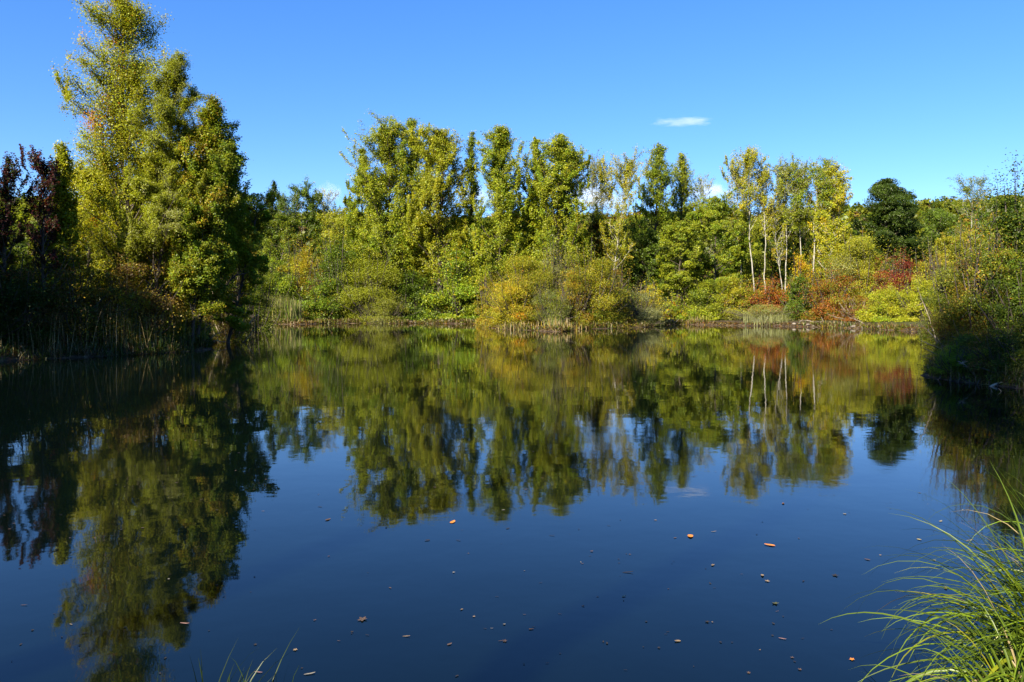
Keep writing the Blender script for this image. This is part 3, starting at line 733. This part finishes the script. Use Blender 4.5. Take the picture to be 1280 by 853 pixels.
RSH = [
 (1274, 252, 42, 24, [('dark', 3), ('deep', 4), ('olive', 1)], 42000, .075, .8, "dark large leaved bush, tallest on the right bank", dict(seed=71, bark=M_BARK, N=30, bare=.4)),
 (1232, 306, 44, 22.6, [('olive', 4), ('deep', 3), ('ochre', 1.4), ('brown', 1.5), ('orange', .25)], 28000, .06, .65, "right bank bush with yellow and orange leaves in its middle", dict(seed=72, bark=M_BARK)),
 (1196, 312, 32, 25, [('grey', 1), ('olive', 4), ('deep', 2)], 24000, .07, .3, "olive willow bush on the outer edge of the right bank", dict(seed=73)),
 (1214, 374, 40, 22.8, [('olive', 3), ('ochre', 1.5), ('brown', 2)], 16000, .055, .3, "thin twiggy brownish bush low over the right bank water", dict(seed=74, bark=M_DEAD, N=40)),
 (1288, 326, 42, 21.2, [('green', 2), ('deep', 4), ('olive', 1)], 22000, .065, .6, "green bush at the right edge of the photo", dict(seed=75, bark=M_BARK)),
 (1335, 248, 46, 23, [('dark', 3), ('deep', 3), ('olive', 2)], 24000, .07, .7, "tall dark bush just outside the right edge", dict(seed=76, bark=M_BARK)),
 (1300, 266, 36, 28, [('deep', 3), ('olive', 3)], 15000, .07, .7, "yellow olive bush behind the dark right bank bush", dict(seed=77)),
 (1212, 420, 26, 21.6, [('deep', 3), ('olive', 2), ('brown', 2)], 9000, .06, .5, "low dark bush over the eroded edge of the right bank", dict(seed=80, bark=M_BARK)),
 (1250, 415, 30, 20.4, [('dark', 3), ('deep', 2), ('brown', 2)], 10000, .055, .5, "dark tangled bush right above the broken bank", dict(seed=81, bark=M_BARK)),
 (1290, 400, 34, 19.7, [('dark', 3), ('deep', 2), ('olive', 2)], 11000, .055, .6, "dark low bush over the bank at the right edge", dict(seed=82, bark=M_BARK)),
 (1185, 408, 16, 23.2, [('olive', 3), ('brown', 2)], 5000, .055, .35, "small olive bush at the outermost point of the right bank", dict(seed=83)),
 (1192, 432, 20, 21.2, [('bright', 4), ('green', 3)], 5000, .06, .16, "low fresh green fern like plant on the right bank edge", dict(seed=78, up=.15)),
 (1228, 436, 18, 20.6, [('bright', 2), ('deep', 3)], 4500, .06, .16, "darker green ferny plant beside the fresh green one", dict(seed=79, up=.15)),
]
for (px, top, hw, Y, pal, nl, sz, asp, lab, kw) in RSH:
    build_shrub('shrub', px, top, hw, Y, pal, nl, sz, lab, 'plant' if 'plant' in lab else 'shrub', "bushes on the right bank", asp=asp, **kw)

# ------------------------------------------------------------------ wood on the far hill
def hill_wood():
    rng = rs(900)
    n = 3400
    r = rng.uniform(150, 372, n); a = np.radians(rng.uniform(-38, 38, n))
    x = r * np.sin(a); y = r * np.cos(a)
    keep = ~((np.abs(wob(x, y, .03, 20)) < .05) & (r > 200))
    x, y = x[keep], y[keep]; n = len(x)
    z = ground_z(x, y)
    k = 230
    R = rng.uniform(2.4, 4.0, n); H = R * rng.uniform(1.2, 1.9, n)
    d = unit(rng.normal(size=(n, k, 3))); d[..., 2] = np.abs(d[..., 2]) * 1.0 - .15
    lump = 1 + .22 * np.sin(d[..., 0] * 5 + x[:, None]) * np.sin(d[..., 1] * 5 + y[:, None])
    P = d * (R[:, None] * lump * rng.uniform(.8, 1.05, (n, k)))[..., None]
    P[..., 2] *= (H / R)[:, None]
    P = P + np.stack([x, y, z + 1.5], 1)[:, None, :]
    names = ['olive', 'deep', 'green', 'ochre', 'lime', 'dark', 'brown']
    cols = np.array([C[c] for c in names])[rng.choice(7, n, p=[.32, .2, .2, .08, .08, .08, .04])] * .9
    col = np.repeat(cols, k, axis=0) * rng.uniform(.7, 1.3, (n * k, 1))
    V, Q = leaf_mesh(rng, P.reshape(-1, 3), d.reshape(-1, 3), np.full(n * k, 1.15), .8)
    o = quads("distant_wood", V, Q, M_LEAF, fcol=col)
    tag(o, "far wooded hillside of mixed green and olive crowns behind the pond", "wood", kind="stuff")
hill_wood()
for i, (px, top, hw, lab) in enumerate([(1262, 244, 17, "rounded olive tree on the hill crest near the right edge"), (1178, 252, 8, "small dark tree on the hill crest left of the open crowned tree"), (1243, 250, 8, "small round tree on the hill crest right of the open crowned tree")]):
    build_tree('hill_tree', px, top, hw, 235, 'round', [('olive', 3), ('deep', 3)], 3500, .6, lab, 'tree', "trees on the hill crest", seed=160 + i)

# ------------------------------------------------------------------ clouds
def cloud(px, py, hwp, hhp, Y, label, seed, dens=.02):
    me = bpy.data.meshes.new("cloud")
    import bmesh
    bm = bmesh.new(); bmesh.ops.create_icosphere(bm, subdivisions=3, radius=1.0); bm.to_mesh(me); bm.free()
    o = bpy.data.objects.new("cloud", me); scene.collection.objects.link(o)
    o.location = (wx(px, Y), Y, wz(py, Y)); sx = hwp / F * Y
    o.scale = (sx, sx * .6, hhp / F * Y)
    m, n, l = new_mat("cloud_vapour")
    out = n.new("ShaderNodeOutputMaterial"); v = n.new("ShaderNodeVolumePrincipled")
    v.inputs["Color"].default_value = (1, 1, 1, 1); v.inputs["Anisotropy"].default_value = 0.0
    tc = n.new("ShaderNodeTexCoord"); mp = n.new("ShaderNodeMapping"); mp.inputs["Location"].default_value = (seed * 3.1, seed, 0)
    mp.inputs["Scale"].default_value = (1.6, 1.0, .8)
    l.new(tc.outputs["Object"], mp.inputs[0])
    no = n.new("ShaderNodeTexNoise"); no.inputs["Scale"].default_value = 1.7; no.inputs["Detail"].default_value = 5
    l.new(mp.outputs[0], no.inputs["Vector"])
    ln = n.new("ShaderNodeVectorMath"); ln.operation = 'LENGTH'; l.new(tc.outputs["Object"], ln.inputs[0])
    a = n.new("ShaderNodeMath"); a.operation = 'SUBTRACT'; l.new(no.outputs[0], a.inputs[0])
    b = n.new("ShaderNodeMath"); b.operation = 'MULTIPLY'; b.inputs[1].default_value = .62; l.new(ln.outputs["Value"], b.inputs[0])
    l.new(b.outputs[0], a.inputs[1])
    mr = n.new("ShaderNodeMapRange"); mr.inputs[1].default_value = 0.0; mr.inputs[2].default_value = 0.25; mr.inputs[4].default_value = dens
    l.new(a.outputs[0], mr.inputs[0]); l.new(mr.outputs[0], v.inputs["Density"])
    l.new(v.outputs[0], out.inputs["Volume"])
    me.materials.append(m)
    tag(o, label, "cloud", "clouds in the sky")
cloud(855, 152, 48, 4.6, 3000, "thin long white cloud alone in the open sky", 1, .006)
cloud(412, 242, 22, 17, 3200, "small puffy white cloud low beside the tallest far poplar", 2, .007)
cloud(596, 246, 26, 22, 3300, "white cloud low behind the thin poplar spire", 3, .007)
cloud(745, 246, 48, 22, 3400, "wide white cloud low behind the thin greyish tree", 4, .007)
cloud(885, 240, 40, 16, 3500, "white cloud low behind the sparse pale tree", 5, .007)

# ------------------------------------------------------------------ reeds and grasses
def tuft(name, X, Y, n, hmin, hmax, spread, pal, wid, label, cat, group, seed, droop=.12, lean=(0, 0), segs=9, base_r=.1, z0=None, sink=.05, mat=None):
    rng = rs(seed + 400)
    az = rng.uniform(0, 2 * np.pi, n); an = np.abs(rng.normal(size=n)) * spread
    D = unit(np.stack([np.cos(az) * np.sin(an) + lean[0], np.sin(az) * np.sin(an) + lean[1], np.cos(an)], 1))
    L = rng.uniform(hmin, hmax, n)
    rr = base_r * np.sqrt(rng.random(n)); a2 = rng.uniform(0, 2 * np.pi, n)
    P0 = np.stack([rr * np.cos(a2), rr * np.sin(a2), np.zeros(n)], 1)
    gz = float(ground_z(np.array([X]), np.array([Y]))[0]) if z0 is None else z0
    if base_r > .5:
        P0[:, 2] = ground_z(P0[:, 0] + X, P0[:, 1] + Y) - gz
    P = np.empty((n, segs, 3)); P[:, 0] = P0; Dd = D.copy(); kd = droop * rng.uniform(.4, 1.6, n)
    for i in range(1, segs):
        Dd = unit(Dd + rng.normal(size=(n, 3)) * .02 + np.stack([D[:, 0] * .05, D[:, 1] * .05, -kd * (i / segs) * 2], 1))
        P[:, i] = P[:, i - 1] + Dd * (L / (segs - 1))[:, None]
    s = np.linspace(0, 1, segs)
    Wd = wid * rng.uniform(.6, 1.3, (n, 1)) * (np.minimum(1, .7 + s * 2) * (1 - s ** 2.2) + .04)[None]
    names = [p[0] for p in pal]; wg = np.array([p[1] for p in pal], float); wg /= wg.sum()
    col = np.array([C[k] for k in names])[rng.choice(len(names), n, p=wg)] * rng.uniform(.7, 1.3, (n, 1))
    P[..., 2] = np.maximum(P[..., 2], -gz + .012)
    o = ribbons(name, P, Wd, col, mat or M_GRASS, rng=rng, loc=(X, Y, gz - sink * 0))
    tag(o, label, cat, group)
    return o

def tuft_px(name, px, Y, *a, **k):
    return tuft(name, wx(px, Y), Y, *a, **k)
G_REED = "reed clumps at the water's edge"
for i, (px, Y, n, h0, h1, br, pal, lab) in enumerate([
    (346, 86.6, 420, 2.0, 3.2, 1.6, [('grey', 3), ('lime', 3), ('straw', 1)], "tall pale green reed clump at the far water's edge, broader of two"),
    (366, 86.2, 260, 1.6, 2.7, 1.0, [('grey', 3), ('bright', 2), ('straw', 1)], "narrow green reed clump right beside the broad one"),
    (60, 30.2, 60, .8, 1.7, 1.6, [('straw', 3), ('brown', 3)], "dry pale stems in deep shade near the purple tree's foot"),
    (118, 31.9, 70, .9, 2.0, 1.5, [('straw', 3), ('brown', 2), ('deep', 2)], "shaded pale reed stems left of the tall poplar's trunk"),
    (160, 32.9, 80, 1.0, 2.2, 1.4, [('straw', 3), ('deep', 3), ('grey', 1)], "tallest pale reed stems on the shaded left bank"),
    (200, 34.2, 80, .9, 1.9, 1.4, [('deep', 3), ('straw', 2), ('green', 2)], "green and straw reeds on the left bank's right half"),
    (232, 36.2, 60, .7, 1.5, 1.0, [('green', 3), ('straw', 2)], "short reeds near the tip of the left bank"),
    (957, 77.5, 160, .5, 1.1, 2.2, [('grey', 4), ('silver', 2)], "low grey green rushes under the pink red shrub"),
    (706, 62.8, 70, .4, .9, 1.4, [('straw', 3), ('ochre', 2)], "dry straw grass on the tip of the point"),
    (648, 64.6, 70, .3, .7, 2.2, [('straw', 3), ('ochre', 2), ('olive', 1)], "dry straw grass along the left side of the point"),
    (862, 84.0, 120, .4, .9, 2.2, [('straw', 4), ('yelgr', 1)], "pale dry grass mound at the water under the round green shrub"),
]):
    dry = 'grass' in lab or 'rushes' in lab
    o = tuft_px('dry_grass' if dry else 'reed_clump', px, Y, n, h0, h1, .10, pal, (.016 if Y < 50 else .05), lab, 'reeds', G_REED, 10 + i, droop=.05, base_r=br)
    if dry: o['kind'] = 'stuff'; o['category'] = 'grass'

# foreground sedge
SEDGE = [('bright', 4), ('green', 6), ('lime', .8), ('yelgr', .4), ('deep', 2)]
tuft('sedge_tussock', 2.74, 3.55, 680, .6, 1.26, .62, SEDGE + [('straw', .5)], .017, "large lit tussock of arching green sedge in the bottom right corner", 'sedge', "sedge tussocks on the near bank", 1, droop=.17, lean=(-.26, .1), segs=14, base_r=.28, z0=.1)
tuft('sedge_tussock', 3.38, 4.35, 100, .7, 1.2, .55, SEDGE, .012, "sedge tussock at the right edge with long yellow tipped blades", 'sedge', "sedge tussocks on the near bank", 2, droop=.17, lean=(-.22, .1), segs=14, base_r=.22, z0=.15)
tuft('sedge_tussock', 2.15, 3.25, 110, .45, .95, .6, SEDGE + [('straw', .5)], .014, "small sedge tussock low at the bottom edge left of the large one", 'sedge', "sedge tussocks on the near bank", 3, droop=.22, lean=(-.1, .2), segs=12, base_r=.12, z0=.08)
SHADE_DK = [('dark', 5), ('deep', 1)]  # shade on the near tufts is put into this dark blade colour
tuft('sedge_tussock', -1.16, 3.0, 36, .45, .72, .45, SHADE_DK, .012, "dark grass tuft cut by the bottom edge left of centre", 'grass', "grass tufts at the photographer's feet", 5, droop=.12, lean=(.1, .1), segs=10, base_r=.09, z0=.05)
tuft('sedge_tussock', -.90, 3.0, 30, .45, .72, .6, SHADE_DK, .008, "thin arching grass tuft at the bottom edge, right of the dark tuft", 'grass', "grass tufts at the photographer's feet", 6, droop=.2, lean=(.1, .1), segs=10, base_r=.06, z0=.05)
tuft('sedge_tussock', -1.42, 3.0, 4, .6, .72, .15, SHADE_DK, .008, "two or three single grass blades at the bottom edge, farthest left", 'grass', "grass tufts at the photographer's feet", 7, droop=.05, segs=8, base_r=.04, z0=.05)

# bank grass and litter (uncountable)
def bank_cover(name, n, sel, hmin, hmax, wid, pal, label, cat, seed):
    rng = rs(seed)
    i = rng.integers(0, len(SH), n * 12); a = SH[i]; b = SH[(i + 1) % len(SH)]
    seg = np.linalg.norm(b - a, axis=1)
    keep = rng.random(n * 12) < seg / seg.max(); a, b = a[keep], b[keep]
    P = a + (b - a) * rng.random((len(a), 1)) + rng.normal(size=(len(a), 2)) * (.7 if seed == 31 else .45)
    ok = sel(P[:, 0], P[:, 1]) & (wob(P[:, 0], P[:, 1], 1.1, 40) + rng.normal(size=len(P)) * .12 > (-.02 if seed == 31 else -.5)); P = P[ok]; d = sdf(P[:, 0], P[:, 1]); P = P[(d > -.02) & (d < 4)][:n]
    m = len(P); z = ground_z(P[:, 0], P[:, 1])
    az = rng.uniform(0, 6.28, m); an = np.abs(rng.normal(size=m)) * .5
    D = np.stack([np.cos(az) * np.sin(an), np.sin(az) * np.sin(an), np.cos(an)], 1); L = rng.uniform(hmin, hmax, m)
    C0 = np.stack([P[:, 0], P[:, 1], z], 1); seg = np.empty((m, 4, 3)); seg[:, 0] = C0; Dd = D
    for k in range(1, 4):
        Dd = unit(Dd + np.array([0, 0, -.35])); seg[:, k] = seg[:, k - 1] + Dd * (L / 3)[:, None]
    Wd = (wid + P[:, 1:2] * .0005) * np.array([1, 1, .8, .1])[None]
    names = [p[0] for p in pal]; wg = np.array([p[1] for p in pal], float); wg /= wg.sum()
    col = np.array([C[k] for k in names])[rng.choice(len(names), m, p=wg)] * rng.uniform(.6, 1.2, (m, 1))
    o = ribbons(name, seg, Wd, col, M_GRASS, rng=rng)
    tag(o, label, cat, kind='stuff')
bank_cover('bank_grass', 26000, lambda x, y: y > 40, .08, .45, .03, [('straw', 1.6), ('olive', 3), ('brown', 5), ('deep', 3), ('ochre', 1)], "short dry and green grass along the far shore", 'grass', 31)
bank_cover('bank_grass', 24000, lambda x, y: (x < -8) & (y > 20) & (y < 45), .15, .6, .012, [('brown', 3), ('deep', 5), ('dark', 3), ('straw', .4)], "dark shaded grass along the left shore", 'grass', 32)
bank_cover('bank_grass', 60000, lambda x, y: (x > 9) & (y > 14) & (y < 34), .10, .45, .012, [('brown', 5), ('olive', 3), ('green', 2), ('straw', 1.4), ('deep', 3)], "mixed grass and dead stems along the right bank edge", 'grass', 33)

def litter(n, seed):
    rng = rs(seed); seg = np.linalg.norm(np.roll(SH, -1, 0) - SH, axis=1); i = rng.choice(len(SH), n, p=seg / seg.sum())
    a = SH[i]; b = SH[(i + 1) % len(SH)]
    P = a + (b - a) * rng.random((n, 1)) + rng.normal(size=(n, 2)) * .9; d = sdf(P[:, 0], P[:, 1]); P = P[(d > .0) & (P[:, 1] > 14)]
    m = len(P); c = np.stack([P[:, 0], P[:, 1], ground_z(P[:, 0], P[:, 1]) + .015], 1)
    V, Q = leaf_mesh(rng, c, np.tile([0, 0, 2.2], (m, 1)), .05 + P[:, 1] * .0016, .7)
    names = ['brown', 'ochre', 'straw', 'rust', 'dark']; col = np.array([C[k] for k in names])[rng.choice(5, m, p=[.45, .15, .15, .1, .15])] * rng.uniform(.6, 1.2, (m, 1))
    tag(quads("leaf_litter", V, Q, M_LEAF, fcol=col), "fallen brown and ochre leaves lying along the banks", "leaf litter", kind="stuff")
litter(60000, 88)
# ------------------------------------------------------------------ stones, dead wood
def stone(X, Y, r, label, seed):
    rng = rs(seed)
    import bmesh
    bm = bmesh.new(); bmesh.ops.create_icosphere(bm, subdivisions=2, radius=1)
    ax = rng.normal(size=(4, 3))
    for v in bm.verts:
        p = np.array(v.co); k = 1 + .16 * sum(math.sin(2.2 * float(p @ q)) for q in ax) / 2
        v.co = (p[0] * k * r, p[1] * k * r * .7, p[2] * k * r * .5)
    me = bpy.data.meshes.new("bank_stone"); bm.to_mesh(me); bm.free(); me.materials.append(M_STONE)
    o = bpy.data.objects.new("bank_stone", me); scene.collection.objects.link(o)
    o.location = (X, Y, float(ground_z(np.array([X]), np.array([Y]))[0]) + r * .12); o.rotation_euler = (0, 0, rng.uniform(0, 6))
    tag(o, label, "stone", "pale stones along the far shore")
rng = rs(77)
for i in range(34):
    px = rng.uniform(420, 600) if i < 24 else rng.uniform(990, 1120)
    # walk back from the water until just on land
    Y = 60.0
    while float(sdf(np.array([wx(px, Y)]), np.array([Y]))[0]) < rng.uniform(.15, .6) and Y < 120: Y += .25
    stone(wx(px, Y), Y, rng.uniform(.10, .30), "pale grey brown stone on the bare shore below the far poplars" if i < 24 else "brown stone on the shore below the rust orange shrubs", 500 + i)

def stick(px, py0, px1, py1, Y, r, label, seed, name='dead_branch', mat=None, dy=0.0, twigs=5):
    rng = rs(seed + 2000)
    a = np.array([wx(px, Y), Y, wz(py0, Y)]); b = np.array([wx(px1, Y + dy), Y + dy, wz(py1, Y + dy)])
    n = 9; s = np.linspace(0, 1, n)[:, None]; L = np.linalg.norm(b - a)
    P = a + (b - a) * s + np.cumsum(rng.normal(size=(n, 3)) * .02 * L, axis=0) * s * (1.1 - s) * 2
    P[:, 2] += .06 * L * np.sin(s[:, 0] * np.pi)
    parts = [tubes(P[None], (r * (1 - s[:, 0] * .8))[None], 6)]
    if twigs:
        w = np.zeros(twigs, int); st, d = sample_on(P[None], w, rng.uniform(.3, .95, twigs))
        D = unit(d * .8 + rng.normal(size=(twigs, 3)) * .6)
        T = grow(rng, st, D, L * rng.uniform(.15, .4, twigs), 6, .12, 0)
        parts.append(tubes(T, r * .4 * (1 - np.linspace(0, 1, 6)[None] * .8) * np.ones((twigs, 1)), 4))
    V, Q = join(parts); V = V - a
    o = quads(name, V, Q, mat or M_DEAD, smooth=True, loc=tuple(a))
    tag(o, label, "dead branch", "dead branches at the water")
stick(840, 408, 849, 399, 82, .07, "pale dead stick leaning at the water, left one of a crossed pair", 1)
stick(846, 407, 838, 399, 82.3, .06, "pale dead stick crossing over another at the waterline", 2)
stick(1018, 404, 1050, 407, 77, .14, "thick pale log lying along the shore under the rust orange shrub", 3, twigs=3)
stick(1172, 432, 1150, 374, 24.5, .022, "long bare twig leaning left out of the right bank bushes", 4, dy=.6)
stick(1180, 440, 1152, 405, 23.2, .018, "bare twig leaning low over the water, below the longest one", 5, dy=.4)
stick(1218, 468, 1196, 452, 20.4, .03, "short snag sticking out of the eroded right bank", 6)
stick(1282, 470, 1246, 430, 20.3, .022, "curved pale twig arching down at the right edge", 7)
stick(1236, 486, 1252, 478, 19.4, .05, "broken pale wood piece at the foot of the right bank", 8, twigs=1)
stick(1270, 497, 1238, 490, 18.2, .02, "thin stick lying in the water at the right bank", 9, twigs=2)
stick(262, 425, 276, 416, 39.6, .05, "twisted dead wood at the tip of the left bank", 10, twigs=8)
stick(258, 428, 280, 428, 38.8, .04, "dead root lying at the water just off the left bank tip", 11, twigs=8)
stick(268, 380, 300, 338, 40, .11, "dark bare limb slanting up to the right from the left bank tip", 12, mat=M_BARK, twigs=7)
stick(1020, 404, 1000, 402, 77.5, .08, "grey root beside the log under the rust orange shrub", 13, twigs=6)
stick(1085, 408, 1062, 398, 72, .05, "bare branching twigs in front of the russet shrub", 14, twigs=12)
for i in range(9):      # exposed roots of the eroded right bank
    px = 1176 + i * 12; Y = 20.9 - i * .26
    stick(px, 470 + i * 1.4, px - 8 + (i * 7 % 13), 484 + i * 1.3, Y, .016, "thin brown root hanging down the eroded right bank", 30 + i, name='hanging_root', mat=M_BARK, twigs=4)

# ------------------------------------------------------------------ floating leaves
def leaf_shape(kind):
    if kind == 'lobed':
        a = np.linspace(0, 2 * np.pi, 21)[:-1]; r = 1 + .35 * np.cos(5 * a); 
        x, y = r * np.cos(a) * .75, r * np.sin(a) * .75
    elif kind == 'oval':
        a = np.linspace(0, 2 * np.pi, 15)[:-1]; x = np.cos(a); y = np.sin(a) * .5 * (1 - .25 * np.cos(a))
    else:
        a = np.linspace(0, 2 * np.pi, 11)[:-1]; x = np.cos(a) * 1.1; y = np.sin(a) * .22
    z = .14 * y ** 2 + .10 * x ** 2 * (x > 0)
    ring = np.stack([x, y, z], 1); inner = ring * .5; inner[:, 2] = ring[:, 2] * .2
    n = len(a); V = np.concatenate([ring, inner, [[0, 0, 0]]])
    Qs = [[i, (i + 1) % n, n + (i + 1) % n, n + i] for i in range(n)]
    T = [[n + i, n + (i + 1) % n, 2 * n] for i in range(n)]
    loops = [v for q in Qs for v in q] + [v for t in T for v in t]
    starts = list(range(0, 4 * n, 4)) + list(range(4 * n, 7 * n, 3))
    return V, loops, starts
MLF = {k: noise_material("dead_leaf_" + k, c, tuple(v * .55 for v in c), 30, bump=.2, rough=.6) for k, c in
       dict(orange=(.75, .25, .035), tan=(.30, .21, .11), brown=(.11, .07, .045), dark=(.035, .028, .02), yellow=(.55, .42, .10), pale=(.26, .23, .16), pink=(.34, .19, .14), olive=(.10, .10, .03)).items()}
PROTO = {}
def float_leaf(px, py, wpx, colour, kind, label, seed, group="dead leaves floating on the pond"):
    key = (colour, kind)
    Y = EYE * F / (py - 382)
    if sdf(np.array([wx(px, Y)]), np.array([Y]))[0] > -.1: return
    if key not in PROTO:
        V, lo, st = leaf_shape(kind)
        o = mesh_from("floating_leaf", V, lo, st, MLF[colour], smooth=True); PROTO[key] = o
    else:
        o = PROTO[key].copy(); scene.collection.objects.link(o)
    r = rs(seed + 3000); s = wpx * (1.15 if colour == 'orange' else .74) / 2 / F * Y
    o.scale = (s, s * r.uniform(.8, 1.1), s * r.uniform(.8, 1.8)); o.rotation_euler = (0, r.uniform(-.08, .08), r.uniform(0, 6.28) if kind != 'sliver' else r.uniform(-.5, .5))
    o.location = (wx(px, Y), Y, .003 + s * .03)
    tag(o, label, "leaf", group)
NAMED = [
 (566, 653, 10, 'orange', 'oval', "orange leaf floating below the pointed poplar's reflection"),
 (863, 671, 11, 'orange', 'oval', "curled orange leaf floating under the reflected cloud"),
 (962, 682, 12, 'orange', 'oval', "curled orange leaf floating farthest right of the orange ones"),
 (979, 630, 6, 'orange', 'oval', "small orange leaf floating below the white stems' reflection"),
 (892, 665, 9, 'tan', 'sliver', "tan sliver leaf right of the curled orange leaf under the cloud"),
 (953, 720, 12, 'tan', 'oval', "tan leaf, left one of a touching pair in open water"),
 (959, 727, 10, 'tan', 'lobed', "tan leaf, right one of a touching pair in open water"),
 (891, 707, 10, 'tan', 'oval', "flat tan brown leaf with dark water around, midway down"),
 (969, 755, 12, 'olive', 'lobed', "olive drab leaf floating above the pinkish one"),
 (978, 799, 12, 'pink', 'sliver', "pinkish leaf at the bottom, beside a tiny dark one"),
 (1065, 825, 7, 'orange', 'lobed', "small round orange leaf near the sedge tips"),
 (847, 802, 12, 'tan', 'oval', "tan brown leaf near the bottom, right of centre"),
 (508, 796, 13, 'tan', 'sliver', "olive tan leaf lying flat near the bottom centre"),
 (453, 775, 20, 'brown', 'lobed', "largest crumpled brown leaf cluster in the open water"),
 (369, 813, 9, 'tan', 'lobed', "tan star shaped leaf above the bottom grass tuft"),
 (323, 841, 14, 'pink', 'sliver', "pinkish flat leaf beside the bottom grass tuft"),
 (387, 843, 18, 'pale', 'sliver', "pale long leaf at the bottom by the thin grass tuft"),
 (231, 780, 18, 'pink', 'sliver', "pinkish leaf in the tall tree's dark reflection"),
 (785, 716, 18, 'dark', 'sliver', "long dark leaf in open water right of centre"),
 (534, 676, 10, 'dark', 'oval', "dark curled leaf below the orange one at centre"),
 (573, 676, 9, 'dark', 'sliver', "dark sliver right of the dark curled leaf"),
 (635, 661, 8, 'dark', 'oval', "small dark leaf under the poplar reflections"),
 (690, 670, 10, 'dark', 'sliver', "dark thin leaf left of the curled orange one"),
 (868, 596, 11, 'dark', 'sliver', "dark sliver just above the reflected cloud"),
 (410, 650, 13, 'brown', 'oval', "brown leaf in the blue gap left of the poplar reflections"),
 (400, 634, 9, 'dark', 'sliver', "dark sliver above the brown leaf left of the reflections"),
 (629, 638, 6, 'pale', 'oval', "tiny pale leaf below the pointed reflection tips"),
 (1056, 643, 8, 'pale', 'lobed', "pale leaf left of the right bank's reflection"),
 (1176, 652, 10, 'pale', 'oval', "pale leaf nearest the right bank's reflection"),
 (1212, 676, 13, 'tan', 'sliver', "tan leaf in the tip of the right bank's reflection"),
 (1149, 675, 9, 'yellow', 'oval', "yellowish leaf above the highest sedge arch"),
 (1168, 701, 7, 'pale', 'lobed', "small pale leaf among the highest sedge arches"),
 (1044, 720, 12, 'dark', 'lobed', "dark lobed leaf left of the sedge arches"),
 (1084, 700, 10, 'brown', 'oval', "brown leaf above the sedge arches"),
 (1182, 736, 12, 'pink', 'oval', "pinkish leaf caught between sedge blades"),
 (1172, 794, 13, 'pink', 'oval', "pinkish brown leaf under the sedge blades"),
 (884, 778, 9, 'dark', 'lobed', "dark lobed leaf low right of centre"),
 (780, 746, 9, 'tan', 'oval', "tan brown leaf midway between the two lower ones"),
 (664, 787, 9, 'brown', 'oval', "grey brown leaf near the bottom centre"),
 (562, 806, 10, 'brown', 'oval', "greyish leaf right of the olive tan one at the bottom"),
 (631, 802, 10, 'brown', 'lobed', "brown leaf near the bottom, just right of centre"),
 (30, 757, 11, 'brown', 'sliver', "brown leaf floating near the photo's left edge"),
 (84, 747, 10, 'dark', 'sliver', "dark sliver right of the brown leaf near the left edge"),
 (105, 792, 9, 'dark', 'oval', "dark leaf low left, below the dark sliver"),
]
for i, (a, b, c_, d_, e_, f_) in enumerate(NAMED):
    float_leaf(a, b, c_, d_, e_, f_, i)
r = rs(55)
for i in range(300):
    py = 382 + 1 / r.uniform(1 / 440, 1 / 75) if i < 120 else r.uniform(560, 850)
    px = r.uniform(5, 1270)
    col = r.choice(['dark', 'brown', 'tan', 'pale'], p=[.56, .26, .12, .06])
    if 1040 < px and py > 700: continue
    float_leaf(px, py, r.uniform(3.2, 7.5) * (.55 + .45 * (py - 382) / 400), col, r.choice(['oval', 'sliver', 'lobed']),
               {'dark': "tiny dark leaf fragment floating on the pond", 'brown': "tiny brown leaf fragment floating on the pond", 'tan': "tiny tan leaf floating on the pond", 'pale': "tiny whitish leaf floating on the pond"}[str(col)], 200 + i,
               group={'dark': "tiny dark floating fragments", 'brown': "tiny brown floating fragments", 'tan': "tiny tan floating leaves", 'pale': "tiny whitish floating leaves"}[str(col)])
